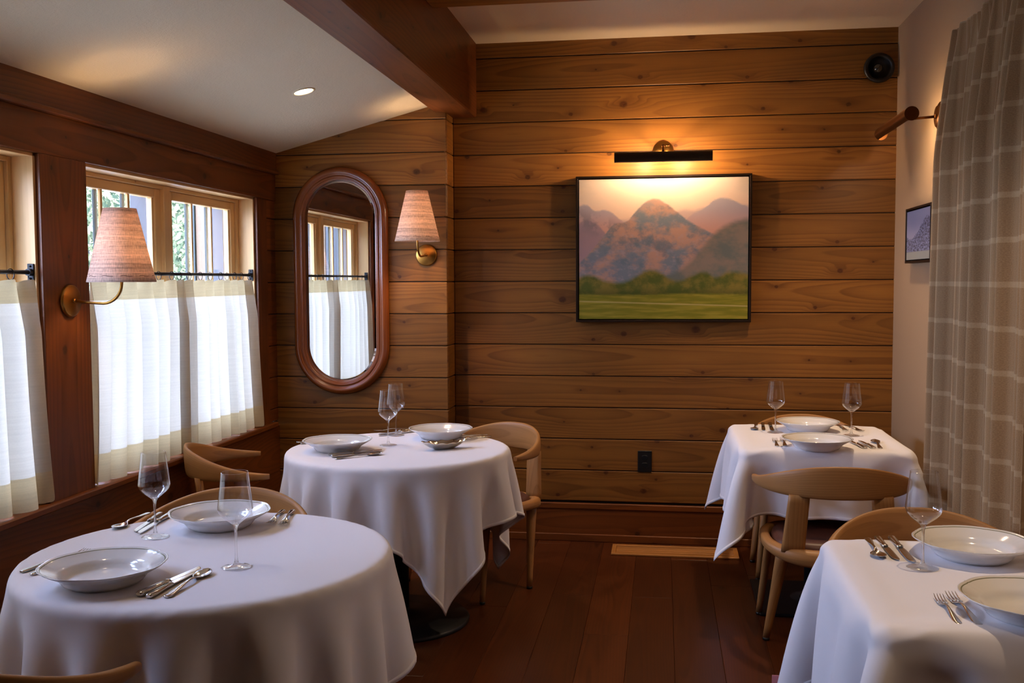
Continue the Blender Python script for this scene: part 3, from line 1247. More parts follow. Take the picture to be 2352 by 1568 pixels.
def make_glass():
    o = thing('wine_glass', '', 'wine glass')
    mb = MB()
    prof = [(.0005, .0006), (.036, .0004), (.0385, .0010), (.0385, .0018), (.030, .0030), (.016, .0055), (.008, .0095), (.0048, .016), (.0036, .026), (.0032, .05), (.0032, .08), (.0037, .094), (.0052, .103), (.0085, .1095), (.0105, .1120)]
    mb.lathe(prof[6:] + [(.0005, .1122)], 40)
    st = mb.build('stem', M['stem'], o)
    mb = MB()
    mb.lathe(prof[:7], 40)
    mb.build('foot', M['bowl'], o)
    mb = MB()
    outer = [(.0105, .1120), (.020, .1195), (.031, .1285), (.040, .1385), (.0435, .1475), (.0438, .153), (.0425, .165), (.0395, .190), (.0365, .215), (.0338, .2425)]
    # smooth the outline
    sm = []
    for i in range(len(outer) - 1):
        p0 = outer[max(i - 1, 0)]; p1 = outer[i]; p2 = outer[i + 1]; p3 = outer[min(i + 2, len(outer) - 1)]
        for q in range(4):
            t = q / 4
            f = lambda k: .5 * (2 * p1[k] + (p2[k] - p0[k]) * t + (2 * p0[k] - 5 * p1[k] + 4 * p2[k] - p3[k]) * t * t + (3 * p1[k] - p0[k] - 3 * p2[k] + p3[k]) * t ** 3)
            sm.append((f(0), f(1)))
    sm.append(outer[-1])
    mb.lathe(sm, 56)
    inner = [(max(r - .0011, .0008), z + (.0011 if i < 6 else 0)) for i, (r, z) in enumerate(sm)]
    mb.lathe([sm[-1], ((sm[-1][0] + inner[-1][0]) / 2, sm[-1][1] + .0006), inner[-1]], 56)
    mb.lathe(inner[::-1], 56)
    mb.build('bowl', M['bowl'], o)
    return o


def strip(mb, outline, th=.0012, mi=0):
    """outline: list of (x, half width, z, thickness, dish) stations along x"""
    rings = []
    for x, hw, z, t, dish in outline:
        ring = []
        N = 10
        for k in range(N + 1):
            f = -1 + 2 * k / N
            ring.append(Vector((x, hw * f, z + dish * (f * f - 1) + t * (1 - f * f) ** .5 * .5 + t * .15)))
        for k in range(N, -1, -1):
            f = -1 + 2 * k / N
            ring.append(Vector((x, hw * f, z + dish * (f * f - 1) - t * (1 - f * f) ** .5 * .5 - t * .15)))
        rings.append(ring)
    mb.loft(rings, cap=True, mi=mi)


HAND = [(0, .004, .0032, .003, 0), (.002, .008, .0032, .0042, 0), (.010, .0100, .0034, .0046, 0), (.03, .0092, .0042, .0042, 0), (.06, .0068, .0062, .0036, 0), (.09, .0042, .0088, .0034, 0), (.115, .0032, .0100, .0034, 0)]


def make_fork(k=1.):
    mb = MB()
    S = lambda L: [(x * k, hw * k, z, t, d) for x, hw, z, t, d in L]
    strip(mb, S(HAND + [(.130, .0038, .0090, .0032, 0), (.140, .0078, .0066, .0026, .0004), (.150, .0112, .0048, .0022, .0008), (.158, .0122, .0042, .002, .001)]))
    for q in range(4):
        y = (-.0106 + .00707 * q) * k
        p = [(.155, .0040), (.170, .0036), (.185, .0046), (.200, .0074), (.210, .0104)]
        mb.tube([(x * k, y, z) for x, z in p], [.0017 * k, .0016 * k, .0014 * k, .0011 * k, .0005], 8)
    return mb


def make_spoon():
    mb = MB()
    strip(mb, HAND + [(.130, .0036, .0090, .0032, 0), (.140, .0052, .0070, .0026, .001), (.150, .0120, .0062, .0018, .0032), (.162, .0178, .0066, .0014, .0050), (.176, .0205, .0072, .0012, .0058), (.190, .0190, .0080, .0012, .0048), (.202, .0130, .0090, .0012, .003), (.209, .0055, .0100, .0012, .0008), (.2105, .002, .0101, .001, 0)])
    return mb


def make_knife(k=1.):
    o = thing('table_knife', '', 'knife')
    mb = MB()
    rings = []
    for x, hw, hh in ((0, .006, .003), (.003, .0095, .0055), (.012, .0108, .0068), (.04, .0098, .0064), (.075, .0078, .0056), (.098, .0070, .0052), (.100, .0086, .0062), (.106, .0086, .0062), (.108, .0070, .0050), (.112, .0066, .0040)):
        rings.append([Vector((x * k, a * k, .0070 * k + b * k)) for a, b in rrect(0, 0, hw, hh, 16, 2.4)])
    mb.loft(rings, cap=True)
    mb.build('handle', M['steel'], o)
    mb = MB()
    rings = []
    for x, y0, y1 in ((.110, -.0062, .0062), (.125, -.0078, .0085), (.16, -.0088, .0095), (.195, -.0088, .0098), (.215, -.0080, .0098), (.228, -.0050, .0098), (.236, .0000, .0096), (.240, .0050, .0088), (.241, .0068, .0075)):
        ring = []
        c, hw = (y0 + y1) / 2, (y1 - y0) / 2
        for yy, tz in ((-1, .0003), (-.5, .0008), (.5, .0013), (1, .0014), (1, -.0014), (.5, -.0013), (-.5, -.0008), (-1, -.0003)):
            ring.append(Vector((x * k, (c + hw * yy) * k, .0060 * k - .002 * (x - .11) / .13 + tz)))
        rings.append(ring)
    mb.loft(rings, cap=True, smooth=False)
    mb.build('blade', M['steel'], o)
    return o


plate0, glass0 = make_plate(), make_glass()
knife0, knife1 = make_knife(1.0), make_knife(.91)
fork0 = tag(make_fork(1.0).build('fork', M['steel']), '', 'fork')
fork1 = tag(make_fork(.90).build('fork', M['steel']), '', 'fork')
spoon0 = tag(make_spoon().build('spoon', M['steel']), '', 'spoon')
_used = set()


def inst(proto, loc, rotz, label, group):
    if proto.name not in _used:
        o = proto
        _used.add(proto.name)
    else:
        o = copy_tree(proto)
    return place(o, loc, rotz, label, group)


TA, TBk, TC, TD = 'the front round table', 'the round table near the mirror', 'the far corner square table', 'the front right square table'
for x, y, a, lb in (
        (-1.327, 2.208, .2, 'white scalloped plate nearest the viewer on ' + TA),
        (-1.291, 2.772, .5, 'white scalloped plate at the far side of ' + TA),
        (-1.372, 4.104, .1, 'white scalloped plate at the left side of ' + TBk),
        (-1.007, 4.491, .4, 'white scalloped plate at the back right of ' + TBk),
        (.687, 4.915, .3, 'white plate nearer the plank wall on ' + TC),
        (.654, 4.394, .0, 'white plate nearer the viewer on ' + TC),
        (.797, 2.711, .25, 'white plate at the far side of %s, rim line showing' % TD),
        (.781, 2.235, .1, 'white plate cut by the right edge of the photo on ' + TD)):
    inst(plate0, (x, y, TT), a, lb, 'white plates on the tables')
for x, y, lb in (
        (-1.065, 2.376, 'tall empty wine glass standing right of the knives on ' + TA),
        (-1.42, 2.631, 'tall empty wine glass in front of the curtains on ' + TA),
        (-1.194, 4.268, 'nearer of the two wine glasses on ' + TBk),
        (-1.232, 4.541, 'farther of the two overlapping wine glasses on ' + TBk),
        (.53, 4.843, 'left wine glass of the pair on ' + TC),
        (.865, 4.788, 'right wine glass of the pair on ' + TC),
        (.645, 2.595, 'large clear wine glass standing on ' + TD)):
    inst(glass0, (x, y, TT + .0002), .3, lb, 'wine glasses on the tables')
CUT = [  # kind, handle end, tip
    ('f0', (-1.577, 2.254), (-1.520, 2.462), 'fork lying farthest left, half under the near plate of ' + TA),
    ('f1', (-1.538, 2.235), (-1.476, 2.493), 'fork closest to the near plate of %s, tines behind its rim' % TA),
    ('k0', (-1.186, 2.112), (-1.143, 2.359), 'knife next to the near plate of ' + TA),
    ('k1', (-1.157, 2.103), (-1.145, 2.328), 'knife between knife and spoon by the near plate of ' + TA),
    ('s', (-1.119, 2.114), (-1.115, 2.351), 'spoon right of the knives by the near plate of ' + TA),
    ('s', (-1.582, 2.895), (-1.579, 2.711), 'spoon at the far left edge of %s, bowl toward the viewer' % TA),
    ('k1', (-1.536, 2.884), (-1.506, 2.669), 'knife nearer the spoon by the far plate of ' + TA),
    ('k0', (-1.502, 2.889), (-1.484, 2.637), 'knife behind the wine glass stem by the far plate of %s' % TA),
    ('f1', (-1.179, 2.985), (-1.150, 2.805), 'fork nearer the far plate of %s, tines toward the viewer' % TA),
    ('f0', (-1.149, 2.99), (-1.109, 2.799), 'fork farthest right behind the wine glass on ' + TA),
    ('k0', (-1.366, 3.968), (-1.172, 4.119), 'knife nearest the left plate of ' + TBk),
    ('k1', (-1.342, 3.930), (-1.148, 4.081), 'knife beside the spoon near the left plate of ' + TBk),
    ('s', (-1.312, 3.893), (-1.14, 4.048), 'spoon at the front edge of ' + TBk),
    ('f0', (-1.621, 4.277), (-1.436, 4.411), 'fork sticking out left of the left plate of ' + TBk),
    ('f1', (-1.590, 4.245), (-1.436, 4.361), 'fork hidden mostly behind the left plate of ' + TBk),
    ('s', (-1.206, 4.765), (-1.355, 4.640), 'spoon at the back edge behind the wine glasses on ' + TBk),
    ('k1', (-1.178, 4.716), (-1.291, 4.590), 'knife nearer the spoon left of the back plate of ' + TBk),
    ('k0', (-1.150, 4.687), (-1.270, 4.550), 'knife nearest the back plate of ' + TBk),
    ('f0', (-.808, 4.605), (-.962, 4.477), 'fork nearest the back plate behind the silver dish on ' + TBk),
    ('f1', (-.783, 4.555), (-.917, 4.425), 'fork at the right edge behind the silver dish on ' + TBk),
    ('s', (.465, 5.100), (.440, 4.920), 'spoon at the far left corner of ' + TC),
    ('k1', (.497, 5.110), (.480, 4.892), 'knife left of the pair by the far plate of ' + TC),
    ('k0', (.531, 5.110), (.519, 4.879), 'knife nearer the far plate and wine glass stem on ' + TC),
    ('f1', (.856, 5.10), (.868, 4.909), 'fork behind the right wine glass stem on ' + TC),
    ('f0', (.892, 5.10), (.936, 4.906), 'fork right of the right wine glass stem on ' + TC),
    ('f1', (.492, 4.422), (.507, 4.72), 'left fork of the pair by the near plate of ' + TC),
    ('f0', (.527, 4.427), (.546, 4.751), 'right fork of the pair beside the near plate of ' + TC),
    ('k0', (.854, 4.400), (.821, 4.637), 'knife nearest the near plate of ' + TC),
    ('k1', (.89, 4.402), (.871, 4.635), 'knife next to the spoon by the near plate of ' + TC),
    ('s', (.919, 4.417), (.94, 4.681), 'spoon at the right of the near setting on ' + TC),
    ('s', (.565, 2.864), (.558, 2.69), 'spoon at the far left corner of ' + TD),
    ('k1', (.591, 2.868), (.595, 2.655), 'knife next to the spoon on ' + TD),
    ('k0', (.629, 2.872), (.63, 2.630), 'knife closest to the far plate of ' + TD),
    ('f1', (.612, 2.161), (.62, 2.379), 'shorter left fork of the pair on ' + TD),
    ('f0', (.653, 2.163), (.65, 2.407), 'larger right fork next to the near plate of ' + TD)]
PK = {'f0': fork0, 'f1': fork1, 's': spoon0, 'k0': knife0, 'k1': knife1}
for kd, a, b, lb in CUT:
    nm = {'f': 'forks', 'k': 'knives', 's': 'spoons'}[kd[0]]
    inst(PK[kd], (a[0], a[1], TT + .0004), math.atan2(b[1] - a[1], b[0] - a[0]), lb, nm + ' on the tables')

# silver shell dish with a spoon rest on the back round table
dish = thing('silver_dish', 'silver leaf-shaped dish with ruffled edge on ' + TBk, 'dish', (-.925, 4.20, TT), R(35))
mb = MB()
N = 96
prof = [(.0, .004), (.35, .005), (.55, .010), (.75, .022), (.90, .033), (.97, .039), (1.0, .042), (1.0, .0405), (.95, .035), (.85, .026), (.7, .015), (.5, .006), (.42, .001), (.0, .001)]
rings = []
for i, (f, z) in enumerate(prof):
    ring = []
    for k in range(N):
        a = 2 * PI * k / N
        sh = 1 + .28 * max(0, math.cos(a)) ** 6 + .42 * max(0, -math.cos(a)) ** 3
        ruf = (f ** 6) * (.03 * math.sin(9 * a) + .015 * math.sin(17 * a + 1))
        rr = .072 * max(f, .01) * (sh if f > .3 else 1) * (1 + ruf)
        zz = z + (f ** 5) * (.0028 * math.sin(9 * a + .7) + .010 * max(0, -math.cos(a)) ** 4)
        ring.append(Vector((rr * math.cos(a), rr * .62 * math.sin(a), zz)))
    rings.append(ring)
for rg in rings:
    for p in rg: p.z *= .74
mb.loft(rings, cap=True)
mb.build('shell_bowl', M['silver'], dish)
mb = MB()
rings = []
for i in range(10):
    f = i / 9
    rings.append([Vector((.088 + .034 * f + qx * .2, qx, .030 + .008 * f + .008 * math.sin(PI * f) + qz)) for qx, qz in rrect(0, 0, .016 * (1 - f * .75) * (1 + .25 * math.sin(9 * f)), .004, 12, 2)])
mb.loft(rings, cap=True)
mb.build('handle', M['silver'], dish)


# ------------------------------------------------------------------ wall lamps
def sconce(label, loc, rotz, watts):
    """brass wall sconce, wall plane is y=0, room toward -y"""
    o = thing('wall_sconce', label, 'wall lamp', loc, rotz, 'fabric shaded brass wall lamps')
    mb = MB()
    Mx = Matrix.Rotation(PI / 2, 4, 'X')
    mb.lathe([(.001, .014), (.054, .014), (.059, .011), (.0595, 0)], 48, Mx)
    mb.lathe([(.009, .014), (.009, .022), (.0075, .026), (.001, .026)], 20, Mx)
    mb.build('wall_plate', M['brass'], o)
    mb = MB()
    pts = [(0, -.02, 0), (0, -.07, -.006), (0, -.12, -.009)]
    for q in range(9):
        a = PI / 2 * q / 8
        pts.append((0, -.135 - .075 * math.sin(a), -.010 + .075 * (1 - math.cos(a))))
    pts.append((0, -.21, .13))
    mb.tube(pts, .0055, 12)
    mb.lathe([(.016, .10), (.016, .145), (.012, .147)], 20, Matrix.Translation((0, -.21, 0)))
    mb.build('arm', M['brass'], o)
    zs, zt, rb, rt = .068, .336, .121, .058
    mb = MB()
    Ms = Matrix.Translation((0, -.21, 0))
    prof = [(rb, zs), (rb - .0005, zs + .004)]
    for q in range(1, 12):
        f = q / 12
        prof.append((rb + (rt - rb) * f, zs + (zt - zs) * f))
    prof += [(rt, zt), (rt - .0025, zt)]
    for q in range(11, 0, -1):
        f = q / 12
        prof.append((rb + (rt - rb) * f - .0022, zs + (zt - zs) * f))
    prof += [(rb - .0025, zs), (rb, zs)]
    mb.lathe(prof, 72, Ms)
    sh = mb.build('shade', M['shade'], o)
    mb = MB()
    for k in range(11):
        a0 = 2 * PI * k / 11 + .2
        pts = []
        for q in range(7):
            a = a0 + .36 * q / 6
            f = .082
            rr = rb + (rt - rb) * f + .0006
            pts.append((rr * math.cos(a), -.21 + rr * math.sin(a), zs + (zt - zs) * f + .002 * math.sin(q)))
        mb.tube(pts, .0008, 5)
    mb.build('stitching', M['thread'], sh)
    mb = MB()
    for k in range(3):
        a = 2 * PI * k / 3
        mb.tube([(.014 * math.cos(a), -.21 + .014 * math.sin(a), .14), ((rt + .02) * math.cos(a), -.21 + (rt + .02) * math.sin(a), zt - .08)], .0012, 6)
    mb.build('shade_carrier', M['brass'], o)
    mb = MB()
    mb.lathe([(.011, .145), (.014, .16), (.024, .185), (.028, .205), (.024, .225), (.012, .236), (.001, .238)], 24, Ms)
    mb.build('bulb', M['bulb'], o)
    point_light('sconce_light', (0, -.21, .203), watts, WARM, .034, o)
    return o


sconce('wall lamp with fabric shade on the timber post between the windows', (XL + .001, 3.437, 1.415), R(90), 17.)
sconce('added wall lamp with fabric shade near the viewer, unseen, brightening the ceiling', (XL + .001, 1.50, 1.415), R(90), 17.)  # repeat lamp added out of view to light the ceiling and front table
sconce('wall lamp with fabric shade beside the oval mirror', (-1.298, YP - .001, 1.626), 0, 24.)


def downlight(label, x, y, z, tilt, watts, ang=95):
    o = thing('recessed_downlight', label, 'ceiling light', (x, y, z), 0, 'recessed ceiling downlights')
    o.rotation_euler = (0, tilt, 0)
    mb = MB()
    mb.lathe([(.040, .012), (.042, .0), (.046, -.004), (.053, -.003), (.054, .001)], 40)
    mb.build('trim_ring', M['ceiling'], o)
    mb = MB(); mb.lathe([(.001, -.001), (.0425, -.001)], 40)
    mb.build('lens', M['lamp'], o)
    spot_light('downlight_beam', (0, 0, -.012), (0, 0, 0), watts, WARMW, ang, .7, .035, o)


tl = -math.atan(SL)
downlight('round lit downlight in the sloping plaster ceiling over the back round table', -1.626, 4.459, zl(-1.626), tl, 24, 120)
downlight('recessed downlight over the front round table', -1.55, 2.5, zl(-1.55), tl, 7, 110)
downlight('recessed downlight over the far corner square table', .75, 4.70, ZC, 0, 62)
downlight('recessed downlight over the front right square table', .80, 2.55, ZC, 0, 44)
downlight('added unseen downlight near the viewer, warm fill for the right tables', .80, 1.0, ZC, 0, 22, 80)  # added out of view as warm fill on the front right cloth

# picture light over the painting
pl = thing('picture_light', 'dark bar-shaped picture light above the mountain painting', 'picture light', (0, YB - .001, 2.19))
mb = MB()
Mx = Matrix.Rotation(PI / 2, 4, 'X')
mb.lathe([(.001, .020), (.040, .020), (.044, .014), (.054, .012), (.058, .008), (.0585, 0)], 48, Mx)
mb.build('wall_plate', M['brass'], pl)
mb = MB()
mb.tube([(0, -.015, 0), (0, -.10, .012), (0, -.165, .004), (0, -.185, -.02)], .006, 12)
mb.ball((0, -.12, .014), .010, 12, 8)
mb.tube([(.0, -.12, .014), (.026, -.12, .016)], .004, 8)
mb.ball((.028, -.12, .016), .007, 10, 6)
mb.build('arm', M['brassdark'], pl)


def half_tube(mb, x0, x1, rad, a0, a1, axis='x', n=18, th=.0016):
    ring = []
    for i in range(n + 1):
        a = a0 + (a1 - a0) * i / n
        ring.append((rad * math.cos(a), rad * math.sin(a)))
    for i in range(n, -1, -1):
        a = a0 + (a1 - a0) * i / n
        ring.append(((rad - th) * math.cos(a), (rad - th) * math.sin(a)))
    rings = []
    for x in (x0, x1):
        rings.append([Vector((x, p, q)) if axis == 'x' else Vector((p, x, q)) for p, q in ring])
    mb.loft(rings, cap=True, smooth=False)


mb = MB()
half_tube(mb, -.259, .259, .028, R(58), R(262))
for xx in (-.259, .2572):
    mb.loft([[Vector((xx + dx, .0275 * math.cos(a), .0275 * math.sin(a))) for a in [R(58 + 204 * q / 16) for q in range(17)]] for dx in (0, .0018)], cap=True, smooth=False)
shd = mb.build('shade', M['bronze'], pl, (0, -.195, -.052))
for s in (-1, 1):
    mb = MB()
    mb.tube([(s * .05, 0, 0), (s * .16, 0, 0)], .009, 12)
    mb.build('bulb', M['bulb'], shd, (0, .004, 0))
    point_light('picture_bulb', (s * .105, .008, 0), 16.0, (1, .66, .38), .012, shd)

# adjustable lamp on the right wall
wl = thing('swing_arm_lamp', 'bronze picture lamp on a straight arm on the right plaster wall', 'wall lamp', (XR - .001, 4.78, 2.206))
mb = MB()
My = Matrix.Rotation(-PI / 2, 4, 'Y')
mb.lathe([(.001, .022), (.046, .022), (.050, .014), (.060, .012), (.065, .008), (.0655, 0)], 48, My)
mb.build('wall_plate', M['brassdark'], wl)
mb = MB()
mb.tube([(-.015, 0, 0), (-.19, 0, -.012)], .006, 12)
mb.ball((-.024, 0, 0), .011, 12, 8)
mb.build('arm', M['brassdark'], wl)
mb = MB()
half_tube(mb, -.30, .30, .030, R(48), R(246), 'y')
for yy in (-.302, .298):
    mb.loft([[Vector((.03 * math.cos(a), yy + dx, .03 * math.sin(a))) for a in [2 * PI * q / 28 for q in range(28)]] for dx in (0, .004)], cap=True, smooth=False)
sh = mb.build('shade', M['brassdark'], wl, (-.197, 0, -.030))
mb = MB()
mb.tube([(0, -.2, 0), (0, .2, 0)], .009, 12)
mb.build('bulb', M['bulb'], sh, (.002, 0, .002))
for yy in (-.09, .09):
    point_light('lamp_bulb', (.004, yy, -.004), 2.5, WARM, .012, sh)

# round black fixture high in the right corner
bf = thing('round_wall_spotlight', 'round black dish-shaped fixture with a clear bulb, high in the right corner', 'wall light', (1.130, YB - .001, 2.597))
mb = MB()
Mt = Matrix.Rotation(PI / 2, 4, 'X') @ Matrix.Rotation(R(0), 4, 'Z')
mb.lathe([(.001, 0), (.060, 0), (.072, .010), (.078, .030), (.078, .040), (.072, .047), (.062, .047), (.057, .040), (.045, .024), (.025, .016), (.001, .015)], 56, Mt)
mb.build('housing', M['blackplastic'], bf)
mb = MB()
mb.lathe([(.010, .016), (.016, .024), (.024, .036), (.0255, .045), (.022, .055), (.012, .064), (.001, .066)], 28, Matrix.Translation((-.008, 0, -.004)) @ Mt)
mb.build('bulb', M['glossblack'] if 'glossblack' in M else plain('dark_glass', (.012, .012, .012, 1), .06, spec=.8), bf)

# power outlet
oo = thing('power_outlet', 'black power outlet on the plank wall below the painting', 'outlet', (-.095, YB - .0005, .462))
mb = MB(); mb.box(-.039, .039, -.006, 0, -.061, .061, 'x', .003)
mb.build('cover_plate', M['blackplastic'], oo)
for dz in (-.021, .021):
    mb = MB()
    mb.loft([[Vector((a, -.006 - d, b + dz)) for a, b in rrect(0, 0, .0165 - d, .0145 - d, 24, 3)] for d in (0, .0015)], cap=True, smooth=False)
    for sx in (-.006, .006):
        mb.box(sx - .001, sx + .001, -.0078, -.0070, dz - .002, dz + .006)
    mb.build('socket', M['black'], oo)

# floor register
fr = thing('floor_register', 'long wooden floor vent cover by the baseboard below the painting', 'floor vent', (.07, 5.463, 0))
mb = MB()
for a, b, c, d in ((-.34, .34, -.10, -.078), (-.34, .34, .078, .10), (-.34, -.315, -.078, .078), (.315, .34, -.078, .078)):
    mb.box(a, b, c, d, .0005, .011, 'x', .002, tone=.9)
mb.build('frame', M['register'] if 'register' in M else wood('register_oak', lin(176, 118, 58), lin(140, 88, 40), lin(80, 46, 20), knots=0., tonev=.2), fr)
mb = MB()
for k in range(4):
    mb.box(-.315, .315, -.076 + k * .039, -.076 + k * .039 + .034, .002, .009, 'x', .0015)
mb.build('slat', bpy.data.materials['register_oak'], fr)

# ------------------------------------------------------------------ oval mirror
mr = thing('oval_mirror', 'tall oval wall mirror with a moulded mahogany frame', 'mirror', (-1.790, YP - .001, 1.483))


def stadium(r, hl, n=40):
    """closed stadium outline (x, z) with outward normals, half straight length hl and radius r"""
    o = []
    for i in range(n + 1):
        a = PI * i / n
        o.append((r * math.cos(a), hl + r * math.sin(a)))
    for q in range(1, 12):
        o.append((-r, hl - 2 * hl * q / 12))
    for i in range(n + 1):
        a = PI + PI * i / n
        o.append((r * math.cos(a), -hl + r * math.sin(a)))
    for q in range(1, 12):
        o.append((r, -hl + 2 * hl * q / 12))
    return o


HL = .362
prof = [(.275, 0), (.277, -.012), (.270, -.030), (.258, -.042), (.246, -.044), (.236, -.036), (.231, -.030), (.228, -.031), (.222, -.036), (.216, -.034), (.212, -.026), (.209, -.024), (.206, -.025), (.203, -.020), (.2025, -.010), (.2025, 0)]
mb = MB()
rings = []
for r, y in prof:
    rings.append([Vector((px, y, pz)) for px, pz in stadium(r, HL)])
# loft along the outline (so that grain follows it)
outl = [[rings[j][i] for j in range(len(prof))] for i in range(len(rings[0]))]
mb.loft(outl, cap=False, loop=True)
mb.build('frame', M['walnut'], mr)
mb = MB()
r0 = stadium(.2035, HL)
r1 = stadium(.190, HL)
mb.loft([[Vector((a, -.006, b)) for a, b in r0], [Vector((a, -.0095, b)) for a, b in r1]], cap=False, smooth=False)
base = len(mb.v)
mb.v += [(a, -.0095, b) for a, b in r1]
mb.face(list(range(base, base + len(r1))))
mb.build('mirror_glass', M['mirror'], mr)


# ------------------------------------------------------------------ paintings
def curve(t, u, pts):
    nd = t.n('FloatCurve')
    cv = nd.mapping.curves[0]
    cv.points[0].location = pts[0]
    cv.points[1].location = pts[-1]
    for p in pts[1:-1]: cv.points.new(*p)
    for p in cv.points: p.handle_type = 'AUTO'
    nd.mapping.update()
    t.put(nd.inputs['Value'], u)
    return nd.outputs[0]


def painting_big():
    t = NT('mountain_painting')
    u, v = t.uv()
    nz = lambda su, sv, d=3., off=0.: t.noise(t.xyz(t.mul(u, su), t.mul(v, sv), off), 1., d, .6)
    brush = t.sub(nz(30., 60., 4.), .5)
    ew = t.add(v, t.mul(brush, .022))

    def layer(c, col, pts, soft=.012, amt=1.):
        h = curve(t, u, pts)
        m = t.sstep(t.sub(h, ew), -soft, soft, 0., amt)
        return t.mix(m, c, col)
    warp = nz(3., 4., 4., 3.)
    sky = t.mix(t.sstep(t.add(v, t.mul(t.sub(warp, .5), .3)), .62, .98), lin(232, 194, 166), lin(228, 206, 188))
    edge = t.mul(t.sstep(t.add(t.m_('ABSOLUTE', t.sub(u, .5)), t.mul(t.sub(warp, .5), .35)), .36, .56), t.sstep(v, .75, 1.))
    c = t.mix(t.mul(edge, .6), sky, lin(168, 158, 138))
    lav = t.mix(t.sstep(v, .58, .82), lin(206, 150, 130), lin(172, 160, 168))
    c = layer(c, t.mix(.5, lav, lin(214, 178, 158)), [(0, .70), (.55, .75), (.62, .775), (.68, .77), (.76, .79), (1, .80)], .02)
    c = layer(c, lav, [(0, .81), (.04, .82), (.10, .775), (.16, .78), (.26, .70), (.34, .62), (.6, .66), (.66, .73), (.75, .79), (.82, .85), (.88, .848), (.94, .82), (1, .785)], .010)
    c = layer(c, t.mix(warp, lin(146, 130, 146), lin(176, 134, 126)), [(0, .685), (.045, .712), (.09, .695), (.16, .615), (.25, .5), (.5, .3), (1, .2)], .012)
    # main peak: mottled rose, slate and teal
    n1, n2, n3 = nz(5., 6., 4., 1.), nz(9., 8., 4., 7.), nz(24., 26., 3., 2.)
    rock = t.mix(t.sstep(n1, .42, .60), lin(118, 124, 132), lin(180, 138, 120))
    rock = t.mix(t.mul(t.sstep(n2, .50, .66), .75), rock, lin(100, 114, 124))
    rock = t.mix(t.mul(t.sstep(n3, .5, .7), .35), rock, lin(168, 150, 152))
    rock = t.mix(t.mul(t.sstep(v, .74, .86), .55), rock, lin(182, 146, 130))
    c = layer(c, rock, [(0, .40), (.08, .50), (.165, .62), (.21, .68), (.28, .695), (.345, .775), (.42, .848), (.455, .856), (.50, .836), (.60, .746), (.66, .69), (.79, .605), (.9, .52), (1, .45)], .010)
    dark = t.mul(t.sstep(n2, .46, .58), t.sstep(t.m_('ABSOLUTE', t.sub(t.sub(v, .52), t.mul(t.sub(.45, u), .45))), .0, .12, 1., 0.))
    c = t.mix(t.mul(dark, .5), c, lin(100, 106, 114))
    hill = t.mix(t.sstep(n1, .4, .62), lin(104, 108, 102), lin(136, 120, 106))
    c = layer(c, hill, [(0, .1), (.5, .3), (.64, .38), (.73, .50), (.81, .61), (.89, .672), (1, .705)], .03)
    grn = t.mix(t.sstep(n2, .40, .62), lin(84, 92, 34), lin(128, 112, 48))
    grn = t.mix(t.mul(t.sstep(v, .16, .24, 1., 0.), .7), grn, lin(62, 72, 26))
    c = layer(c, grn, [(0, .295), (.055, .315), (.17, .27), (.27, .264), (.345, .305), (.42, .350), (.485, .333), (.54, .288), (.60, .272), (.67, .305), (.75, .333), (.81, .298), (.89, .333), (1, .315)], .022)
    mead = t.mix(t.sstep(nz(4., 40., 3., 5.), .4, .65), lin(120, 116, 28), lin(150, 136, 44))
    c = layer(c, mead, [(0, .178), (.3, .172), (.7, .18), (1, .170)], .012)
    ln = t.sub(v, t.sub(.127, t.mul(u, .036)))
    c = t.mix(t.mul(t.sstep(t.m_('ABSOLUTE', ln), .002, .0075, 1., 0.), .7), c, lin(186, 164, 104))
    return t.end(t.bsdf(c, .55, spec=.25, bump=nz(160., 160., 3.), bstr=.1, bdist=.002))


pt = thing('framed_painting', 'large framed mountain landscape painting with a green meadow on the plank wall', 'painting', (0, YB, 1.6525))
px0, px1, pz0, pz1 = -.479, .478, -.4035, .4035
mb = MB()
fw, gp = .012, .006
for a, b, c_, d in ((px0, px1, pz1 - fw, pz1), (px0, px1, pz0, pz0 + fw), (px0, px0 + fw, pz0 + fw, pz1 - fw), (px1 - fw, px1, pz0 + fw, pz1 - fw)):
    mb.box(a, b, -.052, -.001, c_, d, 'x', .001)
mb.box(px0 + fw, px1 - fw, -.012, -.002, pz0 + fw, pz1 - fw, 'x', mi=0)
mb.build('floater_frame', M['bronze'], pt)
mb = MB()
a, b, c_, d = px0 + fw + gp, px1 - fw - gp, pz0 + fw + gp, pz1 - fw - gp
i0 = len(mb.v)
mb.v += [(a, -.047, c_), (b, -.047, c_), (b, -.047, d), (a, -.047, d), (a, -.0125, c_), (b, -.0125, c_), (b, -.0125, d), (a, -.0125, d)]
mb.face((0, 1, 2, 3), [(0, 0), (1, 0), (1, 1), (0, 1)])
for q, uvq in (((0, 4, 5, 1), .01), ((1, 5, 6, 2), .01), ((2, 6, 7, 3), .99), ((3, 7, 4, 0), .01)):
    mb.face(q, [(.5, uvq)] * 4)
mb.build('canvas', painting_big(), pt)


def painting_small(name, a1, a2, a3, a4, pts):
    t = NT(name)
    u, v = t.uv()
    n = t.noise(t.xyz(t.mul(u, 7.), t.mul(v, 9.), 3.), 1., 4., .6)
    n2 = t.noise(t.xyz(t.mul(u, 22.), t.mul(v, 24.), 3.), 1., 4., .6)
    c = t.mix(t.sstep(v, .3, 1.), a2, a1)
    h = curve(t, u, pts)
    c = t.mix(t.sstep(t.sub(h, t.add(v, t.mul(t.sub(n, .5), .14))), -.01, .03), c, t.mix(t.sstep(n2, .4, .62), a3, a1))
    c = t.mix(t.sstep(v, .15, .17, 1., 0.), c, a4)
    return t.end(t.bsdf(c, .6, spec=.2))


